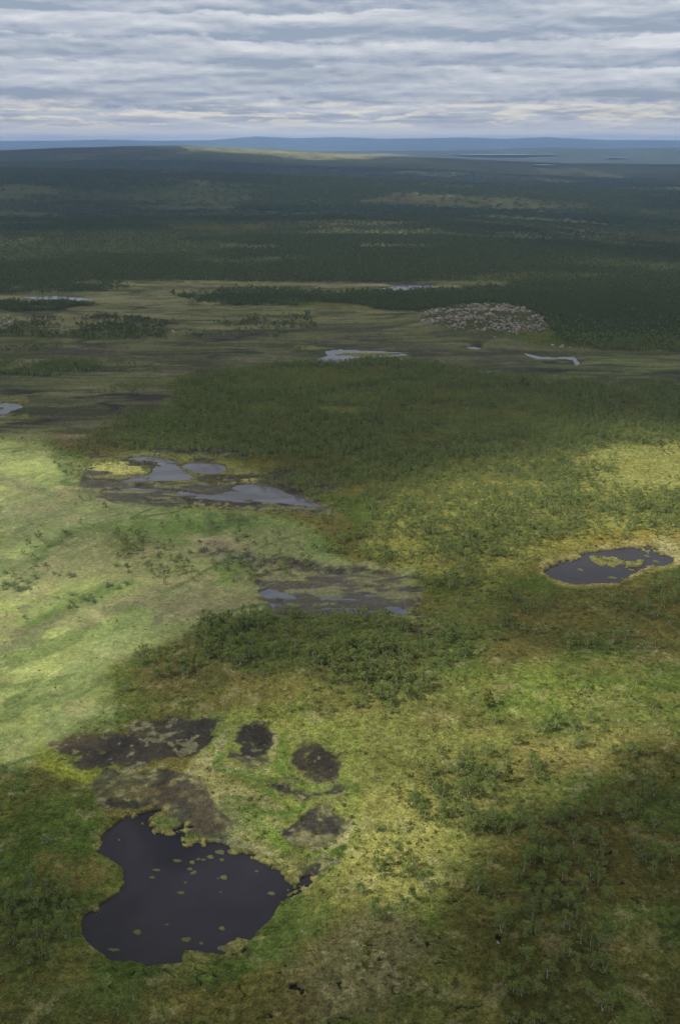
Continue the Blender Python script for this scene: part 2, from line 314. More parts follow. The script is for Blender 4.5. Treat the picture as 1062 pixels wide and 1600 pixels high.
# each: polygon, colour, softness px, opacity, breakup 0..1
SEDGE = (.228, .268, .090); SEDGEG = (.145, .195, .078); PALE = (.27, .26, .13); TAN = (.30, .245, .13)
HEATH = (.085, .086, .027); GREEN = (.058, .092, .020); OCHRE = (.135, .112, .034); MUD = (.030, .026, .025)
BROWN = (.10, .070, .030); FLOOR = (.040, .058, .018); OLIVE = (.10, .115, .045); GREYS = (.13, .125, .085); LIME = (.19, .22, .035)
PAINT = [
    # far country
    ([(-400, 215), (1500, 215), (1500, 262), (-400, 262)], (.055, .068, .040), 4, .8, .3),
    ([(280, 228), (360, 230), (480, 238), (600, 243), (560, 246), (420, 241), (300, 235)], (.27, .27, .13), 2, .9, .35),  # pale colour paints the sunlit streak along the far ridge
    ([(430, 243), (600, 240), (640, 243), (560, 249), (480, 250)], (.30, .28, .14), 2, .8, .5),  # second pale patch of the same painted sun streak
    ([(0, 285), (90, 292), (110, 300), (30, 312), (-50, 315), (-50, 285)], OLIVE, 5, .7, .5),
    ([(-50, 328), (110, 334), (60, 338), (-50, 338)], OLIVE, 3, .9, .4),
    ([(190, 320), (390, 322), (380, 326), (230, 325)], GREYS, 2, .8, .6),
    ([(240, 350), (420, 352), (400, 360), (280, 358)], HEATH, 3, .8, .5),
    ([(560, 270), (720, 278), (700, 286), (540, 280)], OLIVE, 3, .7, .5),
    ([(600, 300), (840, 312), (960, 325), (800, 330), (560, 315)], (.075, .072, .035), 5, .6, .6),
    ([(690, 240), (1062, 246), (1062, 268), (900, 272), (760, 262)], (.065, .075, .045), 5, .7, .6),
    # the open valley across the middle distance
    ([(-60, 455), (60, 440), (240, 436), (520, 436), (640, 440), (790, 444), (790, 449), (660, 457), (560, 455), (470, 462), (450, 480), (640, 488), (700, 522), (880, 545), (1120, 552), (1120, 606), (900, 600), (760, 588), (640, 574), (420, 570), (280, 590), (250, 640), (120, 690), (60, 690), (-60, 680)], (.115, .125, .055), 4, 1, .25),
    ([(-60, 535), (200, 545), (420, 560), (640, 568), (760, 586), (640, 574), (420, 572), (200, 562), (-60, 558)], (.075, .068, .048), 5, .8, .4),
    ([(430, 535), (560, 520), (700, 545), (840, 560), (860, 585), (760, 584), (560, 568), (430, 560)], (.075, .068, .055), 6, .75, .5),
    ([(820, 560), (980, 558), (1100, 566), (1100, 590), (960, 595), (860, 590)], (.13, .16, .05), 5, .7, .4),
    ([(300, 495), (560, 480), (640, 500), (480, 515), (300, 520)], (.14, .15, .065), 6, .6, .4),
    ([(560, 446), (600, 444), (790, 445), (780, 449), (600, 455)], (.20, .19, .09), 3, .9, .3),
    ([(190, 438), (400, 438), (520, 444), (300, 446)], (.17, .16, .07), 3, .8, .5),
    ([(-50, 640), (100, 640), (240, 620), (230, 636), (110, 660), (60, 665)], (.060, .052, .045), 5, .85, .5),
    ([(60, 655), (230, 628), (250, 622), (240, 640), (120, 672)], (.075, .060, .055), 5, .8, .4),
    ([(20, 470), (150, 466), (270, 470), (160, 474)], (.14, .15, .065), 3, .8, .4),
    ([(85, 680), (180, 665), (210, 700), (170, 715), (100, 710)], (.16, .115, .06), 6, .8, .4),
    # central wood floor
    ([(270, 588), (420, 570), (640, 573), (800, 592), (1120, 615), (1120, 690), (930, 700), (800, 745), (640, 760), (560, 740), (480, 700), (330, 720), (170, 705), (180, 660), (250, 640)], (.085, .105, .034), 6, .9, .5),
    ([(500, 650), (555, 650), (560, 657), (505, 657)], (.17, .17, .05), 3, .9, .2),
    ([(380, 770), (520, 790), (580, 840), (640, 900), (600, 905), (520, 850), (440, 800)], (.10, .088, .03), 8, .8, .4),
    # lit slope above the tarn
    ([(640, 745), (900, 700), (1120, 680), (1120, 860), (960, 850), (860, 870), (760, 930), (640, 900), (560, 860)], (.170, .175, .048), 12, .9, .35),  # cover colour lightened to strengthen the sunlit band
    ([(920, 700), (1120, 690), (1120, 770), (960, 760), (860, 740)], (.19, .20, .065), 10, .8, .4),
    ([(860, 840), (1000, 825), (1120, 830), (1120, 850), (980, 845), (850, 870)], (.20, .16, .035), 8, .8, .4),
    # sedge fen on the left
    ([(-80, 690), (60, 690), (130, 735), (200, 780), (300, 800), (400, 800), (480, 830), (520, 870), (560, 890), (640, 900), (650, 960), (560, 962), (420, 955), (340, 985), (250, 1015), (180, 1040), (170, 1100), (120, 1140), (60, 1190), (-80, 1200)], SEDGE, 20, 1, .22),
    ([(-60, 800), (60, 770), (200, 780), (330, 800), (260, 850), (120, 860), (60, 900), (-60, 900)], SEDGEG, 16, .75, .5),
    ([(160, 830), (260, 800), (420, 810), (520, 850), (480, 900), (420, 918), (250, 915), (160, 880)], (.070, .115, .022), 10, .85, .45),
    ([(280, 840), (350, 836), (400, 850), (390, 862), (330, 862)], (.21, .19, .11), 6, .9, .3),
    ([(-60, 840), (60, 830), (50, 850), (20, 880), (-60, 900)], GREEN, 8, .5, .6),
    ([(20, 830), (120, 815), (125, 830), (60, 845), (20, 850)], GREYS, 10, .6, .5),
    ([(90, 940), (200, 905), (220, 915), (130, 950), (40, 990), (30, 975)], (.10, .15, .035), 7, .8, .5),
    ([(180, 970), (260, 930), (330, 925), (320, 960), (230, 1000), (150, 1050), (100, 1110), (80, 1060)], SEDGEG, 14, .55, .5),
    ([(235, 955), (300, 940), (330, 960), (290, 978), (240, 975)], (.15, .12, .085), 8, .8, .4),
    ([(150, 1060), (230, 1020), (300, 1010), (340, 1040), (360, 1090), (300, 1115), (200, 1110), (150, 1100)], (.085, .098, .026), 8, .9, .35),
    ([(225, 1045), (300, 1030), (400, 1045), (400, 1085), (300, 1095), (235, 1080)], (.11, .092, .038), 10, .7, .5),
    ([(250, 1008), (270, 1002), (215, 1020), (195, 1030)], PALE, 4, .8, .4),
    ([(70, 1115), (200, 1100), (180, 1140), (80, 1150)], SEDGEG, 10, .6, .4),
    ([(-20, 925), (30, 905), (60, 880), (80, 850), (110, 828), (122, 832), (95, 862), (60, 900), (30, 930), (-20, 945)], (.062, .105, .026), 5, .9, .35),
    ([(20, 985), (70, 955), (130, 925), (180, 905), (215, 900), (210, 912), (150, 938), (90, 968), (40, 992), (10, 1000)], (.072, .118, .030), 5, .85, .4),
    ([(120, 940), (165, 920), (230, 925), (250, 918), (240, 930), (180, 942), (130, 950)], (.085, .135, .034), 5, .8, .4),
    ([(0, 770), (60, 762), (130, 775), (120, 782), (50, 775), (0, 785)], (.085, .13, .038), 4, .7, .5),
    ([(90, 700), (135, 705), (130, 740), (180, 775), (170, 785), (110, 760), (85, 730)], (.075, .115, .030), 5, .8, .4),
    ([(-20, 1060), (40, 1065), (75, 1050), (60, 1075), (0, 1085)], (.085, .125, .034), 5, .8, .4),
    ([(30, 1085), (110, 1075), (90, 1090), (30, 1100)], (.080, .12, .034), 4, .7, .4),
    ([(95, 745), (230, 762), (330, 775), (320, 790), (200, 782), (110, 765)], (.10, .105, .072), 6, .8, .4),
    # rims of the upper pools
    ([(120, 720), (200, 708), (300, 710), (400, 735), (500, 790), (530, 800), (400, 798), (200, 785), (100, 750)], (.17, .18, .07), 8, .8, .35),
    ([(125, 735), (150, 725), (190, 722), (215, 728), (219, 738), (180, 745), (140, 745)], (.33, .33, .12), 4, 1, .1),
    ([(270, 752), (400, 748), (420, 756), (360, 760), (290, 762)], (.33, .32, .13), 4, .9, .3),
    ([(282, 722), (330, 718), (356, 728), (352, 740), (320, 744), (284, 738)], (.14, .13, .03), 3, .9, .2),
    ([(190, 754), (330, 764), (440, 782), (500, 796), (420, 794), (250, 782), (180, 772)], (.10, .105, .06), 5, .7, .4),
    ([(400, 880), (480, 870), (600, 880), (640, 905), (620, 915), (490, 908), (400, 915)], (.21, .215, .10), 6, .8, .4),
    # middle pool mats
    ([(560, 905), (620, 890), (625, 915), (560, 912)], (.17, .125, .04), 5, .6, .6),
    ([(590, 955), (640, 950), (700, 985), (690, 996), (640, 978), (600, 968)], PALE, 5, .9, .35),
    # centre mound and heath
    ([(250, 1010), (420, 950), (680, 980), (760, 1010), (700, 1060), (620, 1110), (520, 1115), (420, 1070), (330, 1040)], (.068, .085, .024), 14, .9, .3),
    ([(560, 900), (700, 930), (800, 940), (760, 1000), (690, 975), (640, 940)], (.105, .108, .032), 12, .8, .4),
    ([(640, 905), (800, 905), (820, 925), (760, 960), (680, 935)], (.06, .085, .018), 14, .6, .5),
    ([(420, 1060), (640, 1120), (700, 1180), (560, 1220), (420, 1150), (330, 1110)], (.135, .148, .042), 14, .8, .4),
    # open lit slope on the right
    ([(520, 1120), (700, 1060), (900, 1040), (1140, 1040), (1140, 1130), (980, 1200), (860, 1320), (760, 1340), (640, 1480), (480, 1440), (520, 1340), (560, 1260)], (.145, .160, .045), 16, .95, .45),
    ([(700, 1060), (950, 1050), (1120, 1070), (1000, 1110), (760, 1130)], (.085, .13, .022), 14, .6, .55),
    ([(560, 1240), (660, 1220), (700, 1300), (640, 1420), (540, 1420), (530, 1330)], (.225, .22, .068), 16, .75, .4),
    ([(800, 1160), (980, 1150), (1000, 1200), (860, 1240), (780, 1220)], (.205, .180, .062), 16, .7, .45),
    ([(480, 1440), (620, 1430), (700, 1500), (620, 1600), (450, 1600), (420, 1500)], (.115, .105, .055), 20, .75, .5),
    # between the small pools
    ([(300, 1120), (420, 1110), (560, 1150), (570, 1330), (520, 1350), (420, 1330), (330, 1290), (290, 1200)], (.155, .185, .045), 8, .9, .3),
    ([(300, 1180), (340, 1190), (430, 1230), (440, 1262), (380, 1262), (400, 1290), (470, 1330), (500, 1350), (430, 1345), (340, 1300), (285, 1230)], PALE, 6, .85, .5),
    ([(500, 1320), (560, 1300), (545, 1330), (480, 1400), (440, 1440), (390, 1500), (365, 1505), (400, 1450), (450, 1410), (500, 1370)], GREEN, 5, .95, .2),
    ([(380, 1255), (470, 1320), (520, 1335), (500, 1345), (430, 1320), (370, 1270)], (.10, .17, .022), 4, .8, .2),
    ([(300, 1230), (360, 1290), (440, 1345), (500, 1345), (480, 1372), (440, 1360), (400, 1330), (320, 1310), (270, 1270)], (.17, .18, .11), 6, .75, .6),
    ([(322, 1165), (343, 1140), (352, 1148), (338, 1170), (348, 1195), (385, 1204), (420, 1203), (418, 1213), (370, 1216), (328, 1202)], PALE, 3, .85, .3),
    ([(330, 1178), (344, 1180), (352, 1200), (420, 1214), (440, 1236), (420, 1240), (360, 1216), (328, 1204)], (.075, .135, .028), 3, .8, .2),
    ([(300, 1205), (360, 1226), (430, 1246), (448, 1258), (400, 1263), (330, 1250), (295, 1225)], PALE, 4, .85, .4),
    ([(418, 1150), (436, 1150), (448, 1200), (500, 1232), (540, 1232), (540, 1240), (490, 1240), (440, 1212), (420, 1200)], (.085, .145, .030), 3, .8, .2),
    ([(360, 1252), (430, 1264), (490, 1248), (480, 1262), (430, 1278), (375, 1264)], (.080, .140, .028), 3, .8, .2),
    ([(372, 1264), (440, 1272), (432, 1292), (395, 1292), (366, 1280)], PALE, 3, .8, .4),
    ([(540, 1280), (562, 1290), (545, 1326), (508, 1334), (516, 1320), (540, 1304)], PALE, 3, .8, .3),
    ([(410, 1145), (418, 1150), (420, 1195), (412, 1195)], PALE, 2, .8, .2),
    # left shore
    ([(60, 1165), (110, 1172), (125, 1185), (112, 1200), (160, 1208), (200, 1212), (260, 1200), (220, 1215), (140, 1240), (100, 1225), (60, 1190)], LIME, 5, .85, .25),
    ([(-60, 1180), (40, 1190), (60, 1240), (20, 1260), (-60, 1270)], GREEN, 10, .8, .3),
    ([(40, 1250), (150, 1240), (160, 1300), (190, 1370), (180, 1400), (110, 1430), (115, 1480), (170, 1515), (280, 1505), (340, 1500), (300, 1540), (160, 1545), (60, 1450), (-60, 1430), (-60, 1320)], GREEN, 18, .9, .35),
    ([(60, 1340), (150, 1330), (165, 1370), (120, 1400), (50, 1400)], (.115, .088, .032), 8, .7, .5),
    ([(240, 1275), (262, 1285), (285, 1280), (300, 1278), (330, 1300), (300, 1297), (270, 1293), (245, 1294)], (.13, .14, .07), 3, .8, .4),
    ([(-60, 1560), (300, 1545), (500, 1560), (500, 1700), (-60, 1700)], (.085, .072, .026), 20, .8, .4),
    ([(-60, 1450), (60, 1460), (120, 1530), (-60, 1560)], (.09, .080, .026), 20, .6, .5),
    # right foreground
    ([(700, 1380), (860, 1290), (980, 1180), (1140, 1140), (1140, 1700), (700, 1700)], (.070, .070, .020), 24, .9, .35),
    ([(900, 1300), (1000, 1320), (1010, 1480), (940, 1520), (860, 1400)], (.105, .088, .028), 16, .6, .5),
]
TARN_RIM = [(838, 900), (850, 880), (890, 862), (940, 850), (1000, 842), (1080, 838), (1120, 850), (1100, 880), (1040, 890), (990, 902), (960, 918), (900, 922), (860, 914)]
TARN_MAT = [(958, 868), (985, 872), (1010, 866), (1012, 874), (1002, 884), (985, 886), (972, 893), (958, 888), (951, 880)]


CRACKS = [([(430, 1480), (720, 1480), (780, 1600), (760, 1700), (430, 1700), (400, 1560)], 1.0), ([(690, 1380), (790, 1390), (800, 1500), (700, 1510)], .95), ([(880, 1280), (960, 1300), (990, 1440), (930, 1450), (900, 1360)], 1.12),
          ([(540, 1300), (640, 1290), (620, 1400), (520, 1420)], .85), ([(120, 1510), (400, 1500), (400, 1560), (120, 1560)], .9), ([(860, 1080), (960, 1090), (940, 1180), (860, 1170)], .75)]


def warped(x, y, z):
    """photo pixel under a ground point after a small world-space jitter, so that no outline is straight"""
    g = np.maximum(np.hypot(x, y), 100) / 240.0
    n = lambda wl, s: fbm(x, y, wl, 2, s) - 0.5
    a = 0.0; b = 0.0
    for wl, am in ((2.2, .9), (7.0, 2.6), (24.0, 6.0)):
        k = np.clip(wl / (g * g * 0.8 + 0.3), 0, 1)
        a = a + n(wl, int(wl * 10) + 3) * am * k
        b = b + n(wl, int(wl * 10) + 77) * am * k
    k = sstep(y, 400, 900)
    a = a + (fbm(x, y, 60, 3, 401) - .5) * 26 * k
    b = b + (fbm(x, y, 60, 3, 402) - .5) * 26 * k
    k = sstep(y, 1500, 4000)
    a = a + (fbm(x, y, 500, 3, 403) - .5) * 260 * k
    b = b + (fbm(x, y, 500, 3, 404) - .5) * 300 * k
    return proj(x + a, y + b, z)


def ground(x, y, colour=True):
    """height, albedo and wetness of the ground at world points"""
    z0 = land_z(x, y)
    X0, Y0 = proj(x, y, z0)
    X, Y = warped(x, y, z0)
    wet = np.zeros(x.shape, np.float32)
    for k, P in WATERS.items():
        wet = np.maximum(wet, poly_mask(P, X, Y, 0.45 if k.startswith('distant') else 2.0))
    nf = fbm(x, y, 1.6, 3, 21); nm = fbm(x, y, 6.0, 4, 22); nb = fbm(x, y, 26.0, 4, 23); nh = fbm(x, y, 110.0, 4, 24)
    # speckled edges: lake mats and the tarn's raft of sedge
    mat = poly_mask(TARN_MAT, X, Y, 3) * sstep(nm, .36, .46)
    mat = np.maximum(mat, poly_mask([(925, 858), (1010, 852), (1020, 866), (1000, 876), (940, 884), (915, 872)], X, Y, 5) * sstep(nm, .53, .58))
    mat = np.maximum(mat, poly_mask([(430, 1345), (505, 1350), (500, 1385), (440, 1380)], X, Y, 4) * sstep(nm * .6 + nf * .4, .48, .56))
    mat = np.maximum(mat, poly_mask([(395, 1440), (355, 1465), (340, 1500), (300, 1490), (380, 1500), (410, 1465)], X, Y, 4) * sstep(nm, .50, .56))
    mat = np.maximum(mat, poly_mask([(140, 1300), (170, 1330), (180, 1310), (160, 1280)], X, Y, 6) * sstep(nm, .44, .54))
    mat = np.maximum(mat, poly_mask([(110, 1430), (150, 1415), (150, 1432), (122, 1450)], X, Y, 4) * sstep(nm, .44, .54))
    mat = np.maximum(mat, poly_mask([(440, 570), (450, 540), (640, 545), (640, 565)], X, Y, 3) * sstep(fbm(x * .35, y, 13, 5, 25), .48, .52))
    mat = np.maximum(mat, poly_mask([(-20, 620), (45, 620), (40, 660), (-20, 670)], X, Y, 3) * sstep(fbm(x * .35, y, 13, 5, 25), .48, .52))
    mm = poly_mask([(140, 700), (400, 700), (530, 760), (530, 805), (180, 790), (130, 760)], X, Y, 3) * sstep(fbm(x * .42, y, 11, 5, 27), .51, .55)
    mm = np.maximum(mm, poly_mask([(395, 900), (660, 905), (665, 965), (395, 960)], X, Y, 3) * sstep(fbm(x * .34, y, 8, 5, 26), .47, .53))
    mat = np.maximum(mat, mm)
    lk = poly_mask(LAKE, X, Y, 16)
    fr = sstep(lk, .96, .75) * sstep(lk, .3, .5) * sstep(nf * .55 + nm * .45, .50, .56)
    fr = fr * (poly_mask([(120, 1250), (520, 1250), (530, 1400), (440, 1400), (400, 1350), (300, 1330), (220, 1310), (180, 1330), (120, 1330)], X0, Y0, 6))
    mat = np.maximum(mat, fr)
    tn = poly_mask(TARN, X, Y, 7)
    mat = np.maximum(mat, sstep(tn, .96, .75) * sstep(tn, .3, .5) * sstep(nf * .5 + nm * .5, .55, .60))
    open_w = wet * (1 - mat)
    up = np.zeros(x.shape, np.float32)
    for (a, b, rx, ry, hh) in MOUNDS:
        q = ((X0 - a) / rx) ** 2 + ((Y0 - b) / ry) ** 2
        up += hh * np.exp(-q * 1.2) * (q < 9)
    dry = np.ones(x.shape, np.float32)
    near = sstep(y, 1500, 1100)
    shal = np.zeros(x.shape, np.float32)
    for P in SHALLOW.values():
        shal = np.maximum(shal, poly_mask(P, X, Y, 4))
    lim = np.zeros(x.shape, np.float32)
    for k in ('lake', 'tarn', 'blue_pool', 'long_pool', 'mud_pool', 'bog_pool', 'brown_pool', 'valley_pool', 'edge_pool', 'stream', 'stream_bend', 'reed_pool', 'ribbon_pool'):
        lim = np.maximum(lim, poly_mask(WATERS[k], X0, Y0, 22 if k in ('lake', 'tarn') else 7))
    dry = (1 - lim)
    z = z0 + near * dry * (up + (nh - .4) * 2.2 + (nb - .45) * 0.9)
    z = z + near * (nm - .45) * 0.28 * (1 - shal)
    z = np.where(near > 0, np.maximum(z, -0.02 + (1 - near) * -50), z) if True else z
    depth = np.where(y > 3000, 6.0, 1.2)
    crk = np.zeros(x.shape, np.float32)
    sel = y < 320
    if sel.any():
        cn = 1 - np.abs(2 * fbm(x[sel] * .7 + y[sel] * .25, y[sel] * 1.5, 3.4, 2, 81) - 1)
        cz = np.zeros(sel.sum(), np.float32)
        for P, k in CRACKS:
            cz = np.maximum(cz, k * poly_mask(P, X[sel], Y[sel], 14))
        crk[sel] = sstep(cn + .12 * (cz - 1), .93, .97) * (cz > .02) * sstep(fbm(x[sel], y[sel], 3.2, 3, 82), .58, .62)
    z = z - .35 * crk
    z = z - depth * sstep(open_w, .35, .75)
    if not colour:
        return z, open_w, X0, Y0, X, Y
    # ---------------- plant cover
    def C(c):
        return np.array(c, np.float32)[None, :]
    n6 = fbm(x, y, 45, 4, 61); n7 = fbm(x, y, 12, 4, 62)
    col = C(HEATH) * np.ones((x.size, 1), np.float32)
    def lay(m, c):
        nonlocal col
        m = np.clip(m, 0, 1)[:, None].astype(np.float32)
        col = col * (1 - m) + C(c) * m
    lay(sstep(n6, .45, .60) * .8, GREEN)
    lay(sstep(n7, .52, .66) * .5, OCHRE)
    far = sstep(y, 1050, 1400)
    lay(far, (.060, .075, .030))
    lay(far * sstep(fbm(x, y * .6, 420, 5, 63), .50, .62) * .8, (.095, .100, .042))
    lay(far * sstep(fbm(x, y * .5, 260, 5, 64), .58, .66) * .8, (.16, .17, .085))
    streak = fbm((x * .62 + y * .78), (-x * .78 + y * .62) * 3.4, 34, 4, 65)
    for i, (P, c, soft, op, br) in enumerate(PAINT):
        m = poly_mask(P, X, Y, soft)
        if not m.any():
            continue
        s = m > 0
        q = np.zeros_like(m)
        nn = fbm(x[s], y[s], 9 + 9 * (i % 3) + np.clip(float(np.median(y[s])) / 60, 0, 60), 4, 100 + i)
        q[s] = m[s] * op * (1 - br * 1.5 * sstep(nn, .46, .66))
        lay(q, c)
    fen = poly_mask(PAINT[27][0], X, Y, 20)
    slope = sstep(Y, 900, 1000) * (1 - fen)
    lay(slope * sstep(fbm(x, y * 1.6, 20, 5, 74), .52, .64) * .6, (.075, .115, .028))
    lay(slope * sstep(fbm(x, y * 1.3, 13, 5, 75), .58, .67) * .35, (.165, .145, .048))
    lay(slope * sstep(fbm(x, y, 4, 4, 76), .64, .70) * .35, (.24, .225, .12))
    lay(fen * sstep(streak, .50, .62) * .55, (.110, .158, .050))
    lay(fen * sstep(fbm((x * .62 + y * .78), (-x * .78 + y * .62) * 2.6, 55, 5, 72), .56, .62) * .70, (.080, .122, .034))
    lay(fen * sstep(fbm(x * .6, y, 24, 4, 73), .64, .70) * .5, (.11, .10, .065))
    lay(fen * sstep(n7, .56, .68) * .45, PALE)
    lay(fen * sstep(n6, .57, .68) * .4, (.17, .15, .085))
    valley = poly_mask(PAINT[10][0], X, Y, 6)
    vs = fbm(x * .35, y, 26, 4, 66)
    lay(valley * sstep(vs, .50, .62) * .6, (.075, .085, .035))
    lay(valley * sstep(fbm(x * .3, y, 40, 4, 67), .56, .66) * .55, (.20, .19, .105))
    lay(valley * sstep(fbm(x * .3, y, 30, 4, 68), .60, .68) * .6, (.060, .050, .045))
    lay(valley * sstep(fbm(x * .22, y * 1.3, 16, 4, 69), .58, .66) * .7, (.040, .048, .022))
    lay(valley * sstep(fbm(x * .3, y, 12, 4, 70), .62, .70) * .5, (.17, .16, .10))
    rg = 1 - np.abs(2 * fbm(x * .22 + 40, y, 34, 3, 90) - 1)
    lay(valley * sstep(rg, .90, .96) * .8, (.042, .050, .022))
    rg = 1 - np.abs(2 * fbm(x * .20, y * .9 + 90, 26, 3, 91) - 1)
    lay(valley * sstep(rg, .92, .97) * sstep(nh, .45, .6) * .9, (.030, .027, .026))
    rg = 1 - np.abs(2 * fbm((x * .62 + y * .78) * .45, (-x * .78 + y * .62) * 1.2, 30, 3, 92) - 1)
    lay(fen * sstep(rg, .92, .97) * sstep(nh, .40, .55) * .9, (.060, .098, .028))
    # tarn rim
    lay(poly_mask(TARN_RIM, X, Y, 6) * (.35 + .6 * sstep(nm, .36, .56)), (.235, .205, .085))
    lay(poly_mask([(1000, 842), (1100, 835), (1100, 880), (1055, 880)], X, Y, 6) * sstep(nm, .4, .55) * .7, PALE)
    # peat flats
    for k, P in SHALLOW.items():
        m = sstep(poly_mask(P, X, Y, 12) + (nf - .5) * .8 + (nm - .5) * 1.5, .28, .72)
        if k in 'bcdi':
            lay(poly_mask(P, X, Y, 17) * sstep(nm * .5 + nf * .5, .36, .56) * .6, (.20, .19, .09))
        m = m * (poly_mask(P, X, Y, 14) > .02)
        br = {'a': .25, 'f': .60, 'g': .6, 'd': .5, 'e': .5, 'h': .4, 'c': .3, 'b': .15, 'i': .05, 'j': .8, 'k': .8, 'l': .8, 'm': .9}[k]
        pat = sstep(nm * .55 + nf * .25 + nb * .2, .52 - br * .10, .60)
        lay(m * (1 - br * pat) * .96, {'g': (.042, .040, .042), 'f': (.045, .045, .032), 'i': (.018, .016, .017), 'b': (.030, .024, .020)}.get(k, MUD))
        lay(m * sstep(fbm(x, y, 9, 4, 71), .52, .62) * .6, (.016, .014, .015))
        lay(m * sstep(nb, .55, .65) * .4, (.075, .050, .035))
        lay(m * sstep(nf * .5 + nm * .5, .60, .66) * .6, (.17, .17, .10))
    lay(poly_mask([(515, 918), (560, 922), (612, 925), (620, 942), (560, 948), (510, 944)], X, Y, 5) * .85, (.20, .195, .085))
    lay(poly_mask([(552, 943), (590, 932), (606, 937), (580, 941), (556, 946)], X, Y, 2) * .9, (.22, .13, .02))
    lay(mat, (.155, .155, .06))
    lay(mm, (.060, .058, .048))
    lay(mm * sstep(fbm(x * .45, y, 6, 4, 28), .52, .60) * .8, (.15, .16, .075))
    # shore lines
    rim = np.clip(sstep(wet, .02, .35) * (1 - sstep(wet, .4, .8)), 0, 1)
    lay(rim * .55 * sstep(y, 900, 300), (.17, .12, .04))
    lay(open_w, (.018, .014, .010))
    lay(crk, (.012, .011, .010))
    # block field: ground colour darkened for the shade between the stones
    lay(poly_mask([(655, 500), (690, 484), (740, 480), (820, 486), (850, 505), (840, 525), (760, 530), (690, 520)], X, Y, 5) * .85, (.055, .062, .032))
    val = (.80 + .5 * nf) * (.82 + .36 * nb)
    col = col * val[:, None]
    wetness = np.clip(shal * .55 + open_w + valley * .35 + fen * .75, 0, 1)
    return z, col, wetness, X0, Y0, open_w


# ------------------------------------------------------------------ object helpers
def link(name, me, parent=None):
    o = bpy.data.objects.new(name, me)
    COL.objects.link(o)
    if parent:
        o.parent = parent
    return o


def mesh_np(name, V, F, mats=(), fm=None, smooth=False):
    """V (n,3), F (m,k) all with k corners"""
    me = bpy.data.meshes.new(name)
    V = np.asarray(V, np.float32); F = np.asarray(F, np.int32)
    k = F.shape[1]
    me.vertices.add(len(V)); me.loops.add(F.size); me.polygons.add(len(F))
    me.vertices.foreach_set('co', V.ravel())
    me.loops.foreach_set('vertex_index', F.ravel())
    me.polygons.foreach_set('loop_start', np.arange(0, F.size, k, dtype=np.int32))
    if smooth:
        me.polygons.foreach_set('use_smooth', np.ones(len(F), bool))
    for m in mats:
        me.materials.append(m)
    if fm is not None:
        me.polygons.foreach_set('material_index', np.asarray(fm, np.int32))
    me.update(calc_edges=True)
    return me


def tag(o, label=None, cat=None, group=None, kind=None):
    for k, v in (('label', label), ('category', cat), ('group', group), ('kind', kind)):
        if v:
            o[k] = v
    return o


def material(name):
    m = bpy.data.materials.new(name)
    m.use_nodes = True
    return m, NT(m.node_tree)

# ------------------------------------------------------------------ materials
MG, g = material('ground_cover')
at = g.n('ShaderNodeAttribute', attribute_name='cover').outputs['Color']
wt = g.n('ShaderNodeAttribute', attribute_name='wet').outputs['Fac']
P3 = g.n('ShaderNodeTexCoord').outputs['Object']
a1 = g.noise(P3, 2.4, 4, .65)
a2 = g.noise(P3, 0.75, 5, .6, .6)
a0 = g.noise(P3, 5.0, 3, .65)
a3 = g.noise(P3, 0.16, 4, .55)
vor = g.n('ShaderNodeTexVoronoi', {'Vector': P3, 'Scale': 1.1, 'Randomness': 1.0})
f = g.math('MULTIPLY', g.rng(a1, .3, .7, .50, 1.55), g.rng(a2, .32, .68, .55, 1.48))
f = g.math('MULTIPLY', f, g.rng(a0, .3, .7, .62, 1.38))
f = g.math('MULTIPLY', f, g.rng(a3, .35, .65, .86, 1.14))
f = g.n('ShaderNodeMix', {0: g.math('MULTIPLY', wt, .4), 2: f, 3: 1.0}).outputs[0]
col = g.vmath('MULTIPLY', at, g.n('ShaderNodeCombineXYZ', {0: f, 1: f, 2: f}).outputs[0])
dryness = g.math('SUBTRACT', 1.0, wt, clamp=True)
# tufts of moss and straw
col = g.mix(g.math('MULTIPLY', g.rng(g.noise(P3, .9, 5, .7, 1.0), .56, .66), g.math('MULTIPLY', dryness, .45)), col, (.17, .14, .05))
col = g.mix(g.math('MULTIPLY', g.rng(g.noise(P3, 1.3, 5, .7, .5), .55, .64), g.math('MULTIPLY', dryness, .45)), col, (.045, .085, .014))
col = g.mix(g.math('MULTIPLY', g.rng(g.noise(P3, .62, 6, .75, .4), .70, .745), g.math('MULTIPLY', dryness, .8)), col, (.012, .012, .012))
bs = g.n('ShaderNodeBsdfPrincipled', {'Base Color': col, 'Roughness': g.math('SUBTRACT', .97, g.math('MULTIPLY', wt, .25)), 'Specular IOR Level': g.math('MULTIPLY', wt, .25)})
hgt = g.math('ADD', g.math('MULTIPLY', a1, .5), a2)
bp = g.n('ShaderNodeBump', {'Height': hgt, 'Strength': g.math('MULTIPLY', dryness, .75), 'Distance': .55})
MG.node_tree.links.new(bp.outputs[0], bs.inputs['Normal'])
g.n('ShaderNodeOutputMaterial', {'Surface': bs.outputs[0]})

MW, g = material('peat_water')
P3 = g.n('ShaderNodeTexCoord').outputs['Object']
lp = g.noise(P3, .035, 3, .5, .5)
cw = g.mix(g.rng(lp, .4, .62), (.013, .013, .020), (.024, .023, .034))
bs = g.n('ShaderNodeBsdfPrincipled', {'Base Color': cw, 'Roughness': g.rng(lp, .4, .6, .16, .26), 'IOR': 1.33})
bp = g.n('ShaderNodeBump', {'Height': g.noise(P3, 2.2, 3, .6), 'Strength': .12, 'Distance': .08})
MW.node_tree.links.new(bp.outputs[0], bs.inputs['Normal'])
g.n('ShaderNodeOutputMaterial', {'Surface': bs.outputs[0]})


